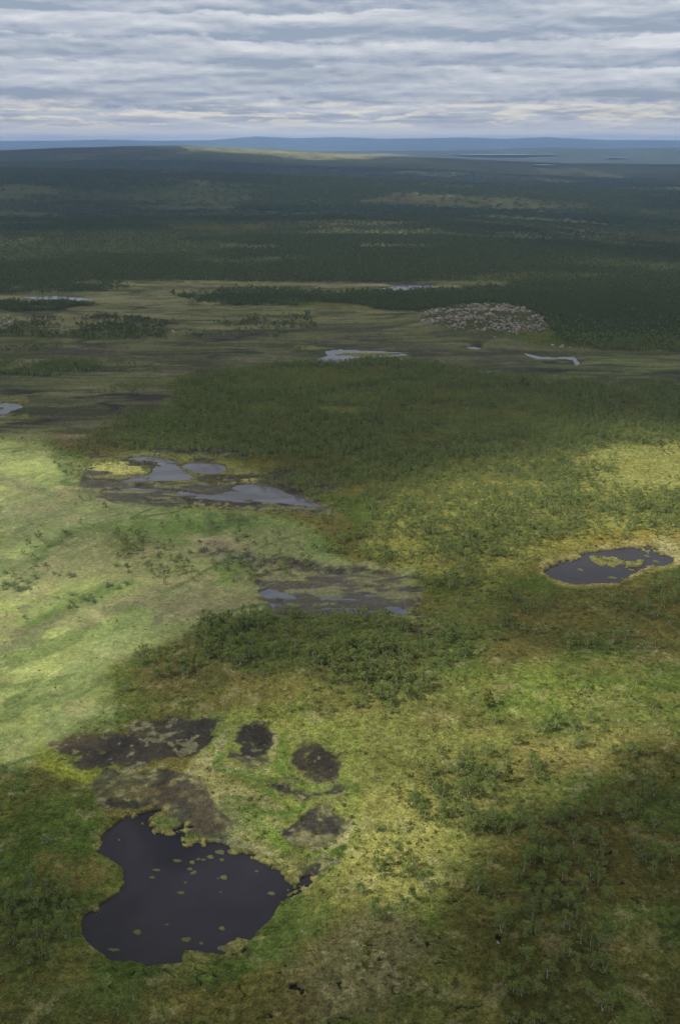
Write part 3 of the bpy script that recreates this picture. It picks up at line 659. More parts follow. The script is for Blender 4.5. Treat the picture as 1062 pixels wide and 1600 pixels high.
MWF, g = material('open_water')
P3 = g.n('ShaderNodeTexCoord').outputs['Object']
g.n('ShaderNodeOutputMaterial', {'Surface': g.n('ShaderNodeBsdfPrincipled', {'Base Color': (.20, .22, .25, 1), 'Roughness': g.rng(g.noise(P3, .01, 3), .3, .7, .30, .42), 'IOR': 1.33}).outputs[0]})  # pale base colour paints in the bright sky glint of the distant lakes

MWS, g = material('silty_sky_water')
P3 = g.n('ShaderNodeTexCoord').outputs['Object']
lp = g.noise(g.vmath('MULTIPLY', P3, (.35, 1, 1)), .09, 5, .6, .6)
cw = g.mix(g.rng(lp, .40, .60), (.055, .062, .082), (.095, .110, .150))  # silt tone, with the blue sky reflection put into the colour
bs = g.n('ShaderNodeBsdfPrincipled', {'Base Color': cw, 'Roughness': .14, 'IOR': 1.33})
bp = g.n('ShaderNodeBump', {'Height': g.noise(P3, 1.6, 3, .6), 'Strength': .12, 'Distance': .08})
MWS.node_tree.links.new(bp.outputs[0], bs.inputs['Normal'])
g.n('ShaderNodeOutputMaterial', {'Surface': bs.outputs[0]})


def leaf_mat(name, c0, c1, c2, tl=.25):
    m, g = material(name)
    rnd = g.n('ShaderNodeObjectInfo').outputs['Random']
    P3 = g.n('ShaderNodeTexCoord').outputs['Object']
    nz = g.noise(P3, 1.1, 3, .6)
    cc = g.mix(rnd, c0, c1)
    cc = g.mix(g.rng(nz, .42, .66), cc, c2)
    d = g.n('ShaderNodeBsdfDiffuse', {'Color': cc})
    t = g.n('ShaderNodeBsdfTranslucent', {'Color': cc})
    mx = g.n('ShaderNodeMixShader', {0: tl, 1: d.outputs[0], 2: t.outputs[0]})
    g.n('ShaderNodeOutputMaterial', {'Surface': mx.outputs[0]})
    return m

ML = leaf_mat('birch_leaves', (.215, .285, .078), (.125, .185, .050), (.29, .34, .12), .42)
MLF = leaf_mat('wood_leaves', (.100, .142, .056), (.050, .076, .034), (.165, .205, .088), .42)
MWI = leaf_mat('willow_leaves', (.21, .28, .14), (.13, .19, .08), (.32, .38, .23), .4)
MPI = leaf_mat('pine_needles', (.24, .26, .06), (.27, .27, .07), (.12, .15, .04), .3)
MDW = leaf_mat('dwarf_birch_leaves', (.13, .165, .040), (.085, .135, .030), (.18, .165, .05), .35)
MST = leaf_mat('sedge_blades', (.22, .22, .06), (.14, .19, .045), (.30, .27, .11), .35)

MB_, g = material('birch_bark')
P3 = g.n('ShaderNodeTexCoord').outputs['Object']
cb = g.mix(g.rng(g.noise(P3, 3.0, 4, .6), .45, .6), (.50, .48, .44), (.12, .10, .09))
g.n('ShaderNodeOutputMaterial', {'Surface': g.n('ShaderNodeBsdfPrincipled', {'Base Color': cb, 'Roughness': .85}).outputs[0]})
MPB, g = material('pine_bark')
P3 = g.n('ShaderNodeTexCoord').outputs['Object']
cb = g.mix(g.noise(P3, 4.0, 4, .6), (.10, .06, .04), (.20, .13, .09))
g.n('ShaderNodeOutputMaterial', {'Surface': g.n('ShaderNodeBsdfPrincipled', {'Base Color': cb, 'Roughness': .9}).outputs[0]})
MRK, g = material('lichened_rock')
P3 = g.n('ShaderNodeTexCoord').outputs['Object']
rnd = g.n('ShaderNodeObjectInfo').outputs['Random']
cr = g.mix(rnd, (.16, .142, .125), (.34, .31, .285))
cr = g.mix(g.rng(g.noise(P3, 1.3, 5, .65), .48, .62), cr, (.14, .13, .11))
g.n('ShaderNodeOutputMaterial', {'Surface': g.n('ShaderNodeBsdfPrincipled', {'Base Color': cr, 'Roughness': .9}).outputs[0]})
MMO, g = material('bog_moss')
P3 = g.n('ShaderNodeTexCoord').outputs['Object']
rnd = g.n('ShaderNodeObjectInfo').outputs['Random']
cr = g.mix(rnd, (.15, .14, .05), (.095, .11, .038))
cr = g.mix(g.rng(g.noise(P3, 3.0, 4, .6), .45, .6), cr, (.075, .085, .03))
g.n('ShaderNodeOutputMaterial', {'Surface': g.n('ShaderNodeBsdfPrincipled', {'Base Color': cr, 'Roughness': .9}).outputs[0]})

# ------------------------------------------------------------------ ground sheet
rows = np.concatenate([np.linspace(1900, 470, 1000), np.linspace(469, 300, 190)])
ya = px2w(531, rows)[1]
ya = ya[ya > 60]
ye = ya[-1]
far_y = np.exp(np.linspace(math.log(ye * 1.012), math.log(36000), 330))
yy = np.concatenate([[-3000, -1200, -300, 0, 40], ya, far_y, [44000, 60000]])
tt = np.linspace(-.58, .58, 1120)
dep = np.maximum(yy * CS + H * SN, 150)
dep[:3] = (6000, 2600, 900)
GX = (tt[None, :] * dep[:, None]).ravel(); GY = (np.ones((1, tt.size)) * yy[:, None]).ravel()
gz, gcol, gwet, _, _, gow = ground(GX, GY)
ny, nx = len(yy), len(tt)
idx = np.arange(ny * nx, dtype=np.int32).reshape(ny, nx)
F = np.stack([idx[:-1, :-1], idx[:-1, 1:], idx[1:, 1:], idx[1:, :-1]], -1).reshape(-1, 4)
me = mesh_np('ground', np.stack([GX, GY, gz], -1), F, [MG], smooth=True)
ca = me.color_attributes.new('cover', 'FLOAT_COLOR', 'POINT')
ca.data.foreach_set('color', np.concatenate([gcol, np.ones((gcol.shape[0], 1), np.float32)], 1).astype(np.float32).ravel())
wa = me.attributes.new('wet', 'FLOAT', 'POINT')
wa.data.foreach_set('value', gwet.astype(np.float32))
tag(link('ground', me), kind='structure')
del gcol, GX, GY, F

# water sheets: each lies in its own hollow of the ground sheet
for wi, (k, P) in enumerate(WATERS.items()):
    lv = -.16 - .013 * wi
    nm = k.split('.')[0]
    P = np.array(P, float)
    far = nm.startswith('distant')
    ctr = P.mean(0)
    if far:
        # hollow in the rolling far land: find the ground point that shows at this pixel
        ys = np.exp(np.linspace(math.log(3000), math.log(20000), 3000))
        a, b = ctr
        xs = (a - 531) / FPX * (ys * CS + H * SN)
        zz = land_z(xs, ys)
        _, rr = proj(xs, ys, zz)
        j = int(np.argmax(rr <= b))
        qx, qy, qz = xs[j], ys[j], zz[j]
        rx = (P[:, 0].max() - P[:, 0].min()) * .5 * (qy * CS) / FPX
        top_, bot = P[:, 1].min(), P[:, 1].max()
        ry = abs(ys[int(np.argmax(rr <= top_))] - ys[int(np.argmax(rr <= bot))]) * .5
        ry = min(max(ry, 60), 500)
        V = []
        for i in range(28):
            t = i / 28 * 2 * math.pi
            q_ = 1 + .22 * math.sin(3 * t + wi) + .12 * math.sin(5 * t + 2 * wi)
            V.append((qx + rx * q_ * math.cos(t), qy + ry * q_ * math.sin(t)))
        gz_ = land_z(np.array([v[0] for v in V]), np.array([v[1] for v in V]))
        V = [(v[0], v[1], float(max(gz_.max(), qz)) + 1.5) for v in V]
        print('far lake', k, round(float(qy)), round(float(rx)), round(float(ry)))
    else:
        V = []
        for (a, b) in P:
            wx, wy = px2w(a, b)
            V.append([wx, wy, 0])
        V = np.array(V)
        q = V.mean(0)
        d = V - q
        ln = np.linalg.norm(d[:, :2], axis=1)
        lo, hi = V.min(0), V.max(0)
        mg = 1.5 + .02 * q[1]
        V = [(lo[0] - mg, lo[1] - mg, lv), (hi[0] + mg, lo[1] - mg, lv), (hi[0] + mg, hi[1] + mg, lv), (lo[0] - mg, hi[1] + mg, lv)]
    me = bpy.data.meshes.new(nm)
    me.from_pydata([tuple(map(float, v)) for v in V], [], [list(range(len(V)))])
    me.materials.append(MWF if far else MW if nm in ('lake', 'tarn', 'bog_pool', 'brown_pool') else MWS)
    tag(link(nm, me), kind='structure')

# ------------------------------------------------------------------ plants
rs = np.random.RandomState(11)


def tube(V, F, pts, rad, n=5):
    """append a tapered tube through pts"""
    b = len(V)
    for i, p in enumerate(pts):
        for j in range(n):
            a = 2 * math.pi * j / n
            V.append((p[0] + rad[i] * math.cos(a), p[1] + rad[i] * math.sin(a), p[2]))
    for i in range(len(pts) - 1):
        for j in range(n):
            F.append((b + i * n + j, b + i * n + (j + 1) % n, b + (i + 1) * n + (j + 1) % n, b + (i + 1) * n + j))


def leaf_quads(centres, sizes, flat=.0):
    V = []; F = []
    for c_, s in zip(centres, sizes):
        a = rs.normal(size=3); a[2] *= .45; a /= np.linalg.norm(a)
        b = rs.normal(size=3); b[2] *= .55; b -= a * b.dot(a); b /= np.linalg.norm(b)
        a *= s * rs.uniform(.5, .9); b *= s * rs.uniform(.35, .6)
        k = len(V)
        V += [c_ - a - b * .6, c_ + a * .2 - b, c_ + a + b * .3, c_ - a * .3 + b]
        F.append((k, k + 1, k + 2, k + 3))
    return V, F


def birch(h, wd, stems, nleaf, lsize, lean=.15):
    """mountain birch: a few crooked stems, open lumpy crown of leaf clumps; returns (trunk V,F),(crown V,F)"""
    TV, TF = [], []
    tips = []
    wd = wd * .84; nleaf = int(nleaf * .8); lsize = lsize * .88
    for s in range(stems):
        a = rs.uniform(0, 6.28); ln = rs.uniform(.3, 1) * wd * .35 * (stems > 1) + lean * rs.uniform(.2, 1)
        pts = []
        for i in range(5):
            t = i / 4
            pts.append((math.cos(a) * ln * t ** .8 + rs.normal() * .06 * i, math.sin(a) * ln * t ** .8 + rs.normal() * .06 * i, t * h * rs.uniform(.72, .80)))
        tube(TV, TF, pts, [.10 * h / 4.5, .085 * h / 4.5, .06, .045, .02])
        for i in range(rs.randint(5, 8)):
            t = rs.uniform(.22, 1.0)
            p = np.array(pts[min(3, int(t * 4))]) * (1 - (t * 4) % 1) + np.array(pts[min(4, int(t * 4) + 1)]) * ((t * 4) % 1)
            b = rs.uniform(0, 6.28); rr = wd * .5 * math.sin(min(1, (1.15 - t) * 1.6) * 1.57) * rs.uniform(.45, 1)
            q = p + np.array([math.cos(b) * rr, math.sin(b) * rr, rs.uniform(.15, .75)])
            tube(TV, TF, [p, (p + q) / 2 + np.array([0, 0, .1]), q], [.035, .025, .01], 3)
            tips.append((q, rs.uniform(.5, .9) * wd / 3.0))
        tips.append((np.array(pts[-1]) + np.array([0, 0, .25]), .5 * wd / 3.0))
    C_ = []; S_ = []
    per = max(1, nleaf // len(tips))
    for q, r in tips:
        for i in range(per):
            v = rs.normal(size=3); v /= np.linalg.norm(v)
            v *= r * rs.uniform(.3, 1) ** .5
            v[2] *= .8
            C_.append(q + v); S_.append(lsize * rs.uniform(.6, 1.3))
    CV, CF = leaf_quads(C_, S_)
    return (TV, TF), (CV, CF)


def join2(A, B):
    V = list(A[0]) + list(B[0]); k = len(A[0])
    F = list(A[1]) + [tuple(i + k for i in f_) for f_ in B[1]]
    return V, F, [0] * len(A[1]) + [1] * len(B[1])


def shrub(h, wd, nleaf, lsize):
    TV, TF = [], []
    C_, S_ = [], []
    lobes = rs.randint(4, 7)
    for i in range(lobes):
        a = rs.uniform(0, 6.28); r = rs.uniform(.05, .5) * wd
        q = np.array([math.cos(a) * r, math.sin(a) * r, h * rs.uniform(.45, .8)])
        tube(TV, TF, [(0, 0, 0), q * .5 + np.array([0, 0, .05]), q], [.04, .03, .012], 3)
        for k in range(nleaf // lobes):
            v = rs.normal(size=3); v /= np.linalg.norm(v); v *= rs.uniform(.2, 1) ** .5 * wd * .30
            v[2] *= .75
            p = q + v
            p[2] = max(.05, p[2])
            C_.append(p); S_.append(lsize * rs.uniform(.6, 1.3))
    return (TV, TF), leaf_quads(C_, S_)


def pine(h, wd):
    TV, TF = [], []
    tube(TV, TF, [(0, 0, 0), (.05, 0, h * .35), (0, .05, h * .7), (0, 0, h * .97)], [.22, .17, .09, .02], 7)
    C_, S_ = [], []
    for i in range(34):
        t = rs.uniform(.14, .97); rr = wd * .5 * (1 - t) ** .7 * rs.uniform(.65, 1.1) + .12
        a = rs.uniform(0, 6.28)
        p = np.array([0, 0, t * h]); q = np.array([math.cos(a) * rr, math.sin(a) * rr, t * h + rs.uniform(-.1, .35)])
        tube(TV, TF, [p, (p + q) / 2, q], [.05, .035, .012], 3)
        for k in range(30):
            s = rs.uniform(.35, 1.08)
            v = rs.normal(size=3) * .2
            C_.append(p + (q - p) * s + v * (1.1 - .4 * s)); S_.append(.26 * rs.uniform(.7, 1.3))
    return (TV, TF), leaf_quads(C_, S_)


NEAR = [birch(4.4, 3.2, 1, 620, .25), birch(3.7, 3.3, 2, 640, .25), birch(4.7, 2.6, 1, 560, .24), birch(3.8, 3.6, 3, 700, .26), birch(3.1, 2.4, 1, 420, .24), birch(4.8, 3.2, 2, 700, .26)]
SHR = [shrub(1.5, 2.4, 190, .22), shrub(1.1, 2.8, 190, .22), shrub(1.9, 2.2, 200, .23)]
SRC = {}


def source(name, A, B, ma, mb):
    V, F_, fm = join2(A, B)
    me = mesh_np(name, np.array(V), np.array(F_), [ma, mb], fm)
    o = bpy.data.objects.new(name, me)       # never linked: only instanced by the scatter below
    return o

SRC['birch'] = [source('birch_source', a, b, MB_, ML) for a, b in [birch(4.0, 3.0, 1, 170, .38), birch(3.5, 3.2, 2, 180, .38), birch(4.4, 2.6, 1, 160, .38), birch(3.0, 2.4, 1, 130, .36)]]
SRC['wood'] = [source('wood_source', a, b, MB_, MLF) for a, b in [birch(3.9, 3.6, 1, 90, .62), birch(3.4, 3.9, 2, 90, .66), birch(4.4, 3.2, 1, 80, .62)]]


def clump(n, rad, h, ls):
    C_ = []; S_ = []
    for i in range(n):
        a = rs.uniform(0, 6.28); r = rad * math.sqrt(rs.uniform(0, 1))
        C_.append(np.array([math.cos(a) * r, math.sin(a) * r, rs.uniform(.25, 1) * h * (1 - .35 * (r / rad) ** 2)])); S_.append(ls * rs.uniform(.6, 1.3))
    return leaf_quads(C_, S_)

stub = lambda: (lambda V, F_: (tube(V, F_, [(0, 0, 0), (0, 0, .05)], [.02, .01], 3), (V, F_))[1])([], [])
def tufty(n, rad, h, ls):
    C_ = []; S_ = []
    for l in range(4):
        a = rs.uniform(0, 6.28); r = rad * rs.uniform(.1, .9); lr = rad * rs.uniform(.3, .6)
        for i in range(n // 4):
            v = rs.normal(size=3); v /= np.linalg.norm(v)
            C_.append(np.array([math.cos(a) * r + v[0] * lr, math.sin(a) * r + v[1] * lr, abs(v[2]) * h + .02])); S_.append(ls * rs.uniform(.6, 1.3))
    return leaf_quads(C_, S_)
SRC['far'] = [source('far_wood_source', stub(), clump(70, 7.5, 6, 1.9), MLF, MLF) for _ in range(3)]
SRC['dwarf'] = [source('dwarf_source', stub(), tufty(28, r_, .45, .26), MDW, MDW) for r_ in (.6, .9, 1.3, .8)]
SRC['willow'] = [source('willow_source', a, b, MB_, MWI) for a, b in [shrub(1.3, 2.3, 90, .34), shrub(1.0, 2.6, 90, .34)]]
SRC['tuft'] = [source('tuft_source', stub(), tufty(20, r_, .22, .2), MST, MST) for r_ in (.4, .8, .6)]


def scatter(name, pts, scl, kind_src, label, cat):
    """one object: points, with plants set on them by geometry nodes"""
    me = bpy.data.meshes.new(name)
    n = len(pts)
    me.vertices.add(n)
    me.vertices.foreach_set('co', np.asarray(pts, np.float32).ravel())
    for nm, typ, val in (('rz', 'FLOAT', rs.uniform(0, 6.28, n)), ('sc', 'FLOAT', scl), ):
        a = me.attributes.new(nm, typ, 'POINT'); a.data.foreach_set('value', np.asarray(val, np.float32))
    a = me.attributes.new('pick', 'INT', 'POINT'); a.data.foreach_set('value', rs.randint(0, len(SRC[kind_src]), n).astype(np.int32))
    o = link(name, me)
    tag(o, label, cat, kind='stuff')
    ng = bpy.data.node_groups.new(name, 'GeometryNodeTree')
    ng.interface.new_socket('Geometry', in_out='INPUT', socket_type='NodeSocketGeometry')
    ng.interface.new_socket('Geometry', in_out='OUTPUT', socket_type='NodeSocketGeometry')
    N = ng.nodes.new; L = ng.links.new
    gi, go = N('NodeGroupInput'), N('NodeGroupOutput')
    iop = N('GeometryNodeInstanceOnPoints')
    jn = N('GeometryNodeJoinGeometry')
    for s in SRC[kind_src]:
        oi = N('GeometryNodeObjectInfo'); oi.inputs['Object'].default_value = s; oi.inputs['As Instance'].default_value = True
        L(oi.outputs['Geometry'], jn.inputs[0])
    def attr(nm, typ):
        a = N('GeometryNodeInputNamedAttribute'); a.data_type = typ; a.inputs[0].default_value = nm
        return a.outputs[0]
    cx = N('ShaderNodeCombineXYZ'); L(attr('rz', 'FLOAT'), cx.inputs[2])
    L(gi.outputs[0], iop.inputs['Points']); L(jn.outputs[0], iop.inputs['Instance'])
    iop.inputs['Pick Instance'].default_value = True
    L(attr('pick', 'INT'), iop.inputs['Instance Index'])
    L(cx.outputs[0], iop.inputs['Rotation'])
    L(attr('sc', 'FLOAT'), iop.inputs['Scale'])
    L(iop.outputs[0], go.inputs[0])
    md = o.modifiers.new('scatter', 'NODES'); md.node_group = ng
    return o

# wooded ground, photo pixels: polygon, density (share of full cover), softness
WOODS = [
    ([(290, 592), (420, 572), (640, 573), (800, 592), (1140, 612), (1140, 688), (930, 702), (860, 740), (640, 750), (590, 720), (520, 700), (420, 720), (330, 715), (170, 700), (190, 665), (260, 640)], .30, 7),
    ([(120, 700), (170, 655), (260, 640), (300, 700)], .35, 10),
    ([(600, 740), (860, 725), (960, 730), (900, 770), (1140, 770), (1140, 835), (900, 835), (800, 900), (720, 930), (660, 915), (560, 870), (500, 800), (560, 750)], .36, 16),
    ([(310, 985), (420, 953), (540, 960), (700, 985), (780, 1000), (740, 1045), (670, 1100), (600, 1130), (510, 1125), (420, 1075), (310, 1035)], .66, 12),
    ([(760, 945), (900, 935), (1140, 900), (1140, 1045), (900, 1030), (780, 1000)], .26, 16),
    ([(650, 1190), (760, 1185), (790, 1270), (800, 1330), (740, 1330), (640, 1290)], .34, 14),
    ([(560, 1370), (640, 1340), (680, 1430), (600, 1500), (550, 1440)], .16, 14),
    ([(700, 1330), (830, 1290), (960, 1290), (960, 1380), (880, 1420), (760, 1420)], .22, 20),
    ([(780, 1420), (920, 1400), (980, 1600), (980, 1700), (800, 1700)], .16, 24),
    ([(960, 1230), (1000, 1180), (1140, 1150), (1140, 1480), (1040, 1500), (1000, 1380)], .50, 16),
    ([(30, 1385), (110, 1385), (120, 1440), (90, 1520), (-40, 1570), (-40, 1430)], .30, 12),
    ([(-40, 1560), (180, 1540), (260, 1600), (260, 1700), (-40, 1700)], .14, 16),
    ([(100, 1310), (130, 1310), (140, 1340), (100, 1345)], .25, 8),
    ([(-40, 1190), (35, 1195), (45, 1240), (-40, 1260)], .35, 10),
    ([(170, 850), (260, 820), (420, 820), (520, 860), (470, 900), (240, 912)], .14, 16),
    ([(0, 900), (40, 860), (140, 820), (150, 830), (60, 880), (0, 920)], .12, 10),
    ([(200, 1020), (330, 1020), (330, 1050), (260, 1100), (190, 1090)], .10, 10),
    ([(700, 1130), (1140, 1060), (1140, 1150), (960, 1200), (860, 1240), (700, 1200)], .08, 20),
    ([(100, 755), (140, 700), (120, 690), (190, 800), (110, 790)], .12, 10),
    ([(460, 690), (620, 700), (640, 760), (520, 800), (400, 770)], .18, 14),
    # beyond the valley
    ([(460, 468), (560, 457), (700, 456), (780, 449), (800, 443), (1140, 441), (1140, 555), (960, 548), (872, 538), (842, 516), (818, 490), (740, 484), (652, 492), (560, 478)], .95, 3),
    ([(-60, 436), (170, 440), (210, 452), (120, 460), (-60, 460)], .9, 3),
    ([(-60, 471), (60, 470), (160, 476), (100, 484), (-60, 486)], .9, 3),
    ([(60, 500), (150, 492), (260, 505), (250, 528), (60, 528), (-60, 520), (-60, 505)], .40, 4),
    ([(270, 462), (400, 452), (470, 456), (540, 462), (460, 476), (300, 476)], .8, 4),
    ([(-60, 567), (120, 565), (260, 572), (240, 584), (60, 588), (-60, 586)], .55, 4),
    ([(-60, 542), (100, 543), (60, 548), (-60, 549)], .35, 3),
    ([(330, 505), (480, 490), (500, 510), (380, 520)], .12, 5),
    ([(430, 566), (640, 566), (760, 584), (640, 578), (420, 574)], .5, 4),
    ([(180, 528), (420, 520), (460, 524), (300, 532)], .10, 3), ([(470, 535), (500, 538), (460, 550), (440, 545)], .12, 3), ([(880, 596), (1140, 604), (1140, 616), (900, 606)], .5, 4), ([(60, 605), (200, 600), (260, 612), (180, 622), (80, 615)], .10, 4),
]
CLEAR = [  # open patches in the woods
    [(495, 647), (530, 644), (562, 649), (560, 661), (505, 660)], [(470, 600), (520, 598), (540, 606), (490, 610)], [(700, 655), (780, 650), (800, 662), (720, 668)], [(380, 640), (430, 636), (440, 648), (390, 652)],
    [(0, 285), (90, 292), (110, 300), (30, 312), (-50, 315), (-50, 285)], [(-50, 328), (110, 334), (60, 339), (-50, 339)],
    [(190, 319), (390, 321), (380, 327), (230, 326)], [(600, 300), (840, 312), (960, 325), (800, 330), (560, 315)], [(240, 349), (420, 351), (400, 361), (280, 359)],
    [(0, 345), (100, 347), (90, 352), (0, 352)], [(560, 381), (700, 384), (690, 388), (570, 388)],
]


STONY = [
    [(648, 500), (668, 489), (720, 482), (790, 482), (822, 488), (850, 503), (866, 512), (858, 520), (846, 524), (790, 531), (740, 529), (690, 522), (655, 511)],
    [(-5, 492), (18, 490), (26, 500), (16, 516), (-5, 518)], [(76, 514), (110, 511), (120, 520), (100, 526), (74, 524)], [(148, 516), (178, 514), (184, 525), (152, 527)],
    [(118, 441), (150, 437), (166, 442), (150, 447), (122, 447)], [(400, 433), (424, 431), (426, 436), (402, 438)]]


def wood_density(x, y):
    z, ow, X0, Y0, X, Y = ground(x, y, False)
    d = np.zeros(x.shape, np.float32)
    for P, k, s in WOODS:
        d = np.maximum(d, k * poly_mask(P, X, Y, s))
    farw = sstep(Y + (fbm(x * .5, y, 90, 3, 304) - .5) * 16, 444, 440)
    d = np.maximum(d, farw * .95)
    for P in CLEAR:
        d = d * (1 - .93 * poly_mask(P, X, Y, 3))
    nb = fbm(x, y, 22, 4, 301); nc = fbm(x, y, 70, 3, 302)
    cl = sstep(nb * .55 + nc * .45, .36, .56)
    fd = fbm(x * .45, y * .8, 260, 5, 303)
    cl = np.where(Y < 443, .08 + .92 * sstep(fd, .40, .50), cl)
    cl = np.where((d > .9) & (Y >= 443), np.maximum(cl, .75), cl)
    d = np.where(Y < 443, d * (.06 + 1.0 * cl), d * (.14 + 1.08 * cl))
    d = np.where(ow > .05, 0, d)
    for P in STONY:
        m = poly_mask(P, X0, Y0, 2)
        d = d * (1 - m * np.where(nb > .56, .55, .96))
    return d, z, X0, Y0, nb


def jitter_points(y0, y1, cell, tmax=.50):
    """jittered grid of candidate points on the ground in a trapezium in front of the camera"""
    hw = tmax * (y1 * CS + H * SN)
    nx_ = int(2 * hw / cell); ny_ = int((y1 - y0) / cell)
    X_, Y_ = np.meshgrid(np.arange(nx_), np.arange(ny_))
    x = -hw + (X_.ravel() + rs.uniform(0, 1, X_.size)) * cell
    y = y0 + (Y_.ravel() + rs.uniform(0, 1, X_.size)) * cell
    s = np.abs(x) < tmax * (y * CS + H * SN)
    return x[s], y[s]

# near and middle wood: full cover = one tree per 2.4 m cell
x, y = jitter_points(95, 1050, 1.75)
d, z, X0, Y0, nb = wood_density(x, y)
keep = rs.uniform(0, 1, x.size) < d
x, y, z, X0, Y0, nb = x[keep], y[keep], z[keep], X0[keep], Y0[keep], nb[keep]
size = np.clip(.55 + .75 * nb + rs.normal(0, .13, x.size), .4, 1.25)
size = size * np.where(Y0 > 1180, .86, .92)
inframe = (X0 > 2) & (X0 < 1060) & (Y0 < 1608) & (Y0 > 0)
shown = size / np.hypot(np.hypot(x, y), H) * inframe
order = np.argsort(-shown)
IND = order[:296]
rest = np.ones(x.size, bool); rest[IND] = False
split = 820 + rs.normal(0, 50, x.size)
rest_near = rest & (y < split)
rest_far = rest & (y >= split)
print('trees near', x.size)
P_ = np.stack([x, y, z - .05], -1)
scatter('birch_wood', P_[rest_near], size[rest_near], 'birch', 'open mountain birch wood on the low mounds between the mires', 'birch wood')
scatter('valley_wood', P_[rest_far], size[rest_far] * 1.0, 'wood', 'dark green birch wood around the open valley mire', 'birch wood')

x2, y2 = jitter_points(1050, 2500, 3.1, .46)
d2, z2, *_ = wood_density(x2, y2)
k2 = rs.uniform(0, 1, x2.size) < d2
scatter('distant_wood', np.stack([x2, y2, z2 - .1], -1)[k2], np.clip(rs.normal(1.0, .28, k2.sum()), .5, 2.0), 'wood', 'unbroken dark birch forest on the slope beyond the valley', 'forest')
x3, y3 = jitter_points(2500, 7000, 15, .44)
d3, z3, *_ = wood_density(x3, y3)
k3 = rs.uniform(0, 1, x3.size) < d3
scatter('horizon_wood', np.stack([x3, y3, z3 - .3], -1)[k3], rs.uniform(.7, 1.3, k3.sum()), 'far', 'dark forest fading to blue on the far ridges', 'forest')
print('far trees', k2.sum(), k3.sum())

# dwarf birch and sedge tussocks
x4, y4 = jitter_points(100, 520, 2.0)
z4, ow4, X4, Y4, XX4, YY4 = ground(x4, y4, False)
fenm = np.maximum(poly_mask(PAINT[27][0], XX4, YY4, 12), 0)
for P in SHALLOW.values():
    fenm = np.maximum(fenm, poly_mask(P, XX4, YY4, 6))
fenm = np.maximum(fenm, ow4 * 3)
nd = fbm(x4, y4, 14, 4, 311)
k4 = rs.uniform(0, 1, x4.size) < sstep(nd, .42, .62) * .5 * np.clip(1 - fenm, 0, 1)
P4 = np.stack([x4, y4, z4 - .05], -1)
scatter('dwarf_birch_scrub', P4[k4], rs.uniform(.5, 1.3, k4.sum()), 'dwarf', 'low dwarf birch scrub dotted over the heath', 'scrub')
nd = fbm(x4, y4, 18, 4, 312)
k5 = (rs.uniform(0, 1, x4.size) < (.10 + sstep(nd, .45, .6) * .35) * np.clip(1 - ow4 * 3, 0, 1) * np.clip(1 - fenm * .75, 0, 1)) & ~k4
scatter('grass_tussocks', P4[k5], rs.uniform(.5, 1.3, k5.sum()), 'tuft', 'straw and green grass tussocks over the heath', 'grass')
print('low', k4.sum(), k5.sum())

# ---------------- individual birches
TREES = []
for i, (a, b) in enumerate(NEAR):
    TREES.append((mesh_np('trunk', np.array(a[0]), np.array(a[1]), [MB_], smooth=True), mesh_np('crown', np.array(b[0]), np.array(b[1]), [ML])))


def plant(name, meshes, loc, s, rz):
    r = bpy.data.objects.new(name, None); COL.objects.link(r)
    r.empty_display_size = .5
    r.location = loc; r.scale = (s, s, s); r.rotation_euler = (0, 0, rz)
    for nm, me in zip(('trunk' if 'birch' in name or 'pine' in name else 'stem', 'crown' if 'shrub' not in name else 'foliage'), meshes):
        c_ = bpy.data.objects.new(nm, me); COL.objects.link(c_); c_.parent = r
    return r

IND_INFO = []
for j in IND:
    v = rs.randint(0, len(TREES))
    o = plant('mountain_birch', TREES[v], (x[j], y[j], z[j] - .05), float(size[j]) * 1.03, rs.uniform(0, 6.28))
    IND_INFO.append((o, float(X0[j]), float(Y0[j]), float(size[j]), v))


# ---------------- scattered willow scrub, individual where it shows
WILLOWS = [
    ([(40, 900), (110, 890), (200, 905), (160, 925), (40, 990), (20, 980)], .10), ([(0, 890), (30, 900), (20, 935), (-5, 945)], .35), ([(160, 890), (230, 830), (300, 840), (330, 900), (240, 905)], .07),
    ([(130, 1040), (215, 1070), (215, 1100), (180, 1100)], .08), ([(0, 1200), (30, 1205), (36, 1240), (0, 1255)], .3), ([(40, 1340), (80, 1385), (120, 1420), (105, 1450), (60, 1440)], .08),
    ([(50, 1300), (120, 1300), (140, 1330), (80, 1330)], .1), ([(0, 925), (30, 905), (80, 850), (115, 828), (122, 835), (95, 862), (40, 925), (0, 945)], .42), ([(20, 985), (130, 925), (215, 900), (210, 912), (90, 968), (20, 995)], .3), ([(90, 700), (135, 705), (130, 740), (180, 775), (110, 762), (85, 730)], .2), ([(170, 860), (260, 830), (400, 840), (470, 880), (380, 912), (220, 905)], .12), ([(400, 930), (560, 960), (420, 965)], .06), ([(660, 1180), (820, 1150), (840, 1260), (680, 1250)], .02),
]
WP = []
for P, dn_ in WILLOWS:
    P = np.array(P, float)
    a0, a1 = P.min(0), P.max(0)
    wx0, wy0 = px2w(P[:, 0], P[:, 1])
    area = (wx0.max() - wx0.min()) * (wy0.max() - wy0.min())
    n = int(area * dn_ / 6)
    qx = rs.uniform(wx0.min(), wx0.max(), n); qy = rs.uniform(wy0.min(), wy0.max(), n)
    X_, Y_ = proj(qx, qy, np.zeros(n))
    ok = psdf(P, X_, Y_) > 0
    WP += list(zip(qx[ok], qy[ok]))
WP = np.array(WP)
wz, wow, wX, wY, *_ = ground(WP[:, 0], WP[:, 1], False)
okk = (wow < .05) & (fbm(WP[:, 0], WP[:, 1], 14, 3, 320) > .47)
WP, wz, wX, wY = WP[okk], wz[okk], wX[okk], wY[okk]
print('willows', len(WP))
inw = (wX > 3) & (wX < 1058) & (wY < 1598)
od = np.argsort(-inw.astype(float) / np.hypot(WP[:, 1], H))
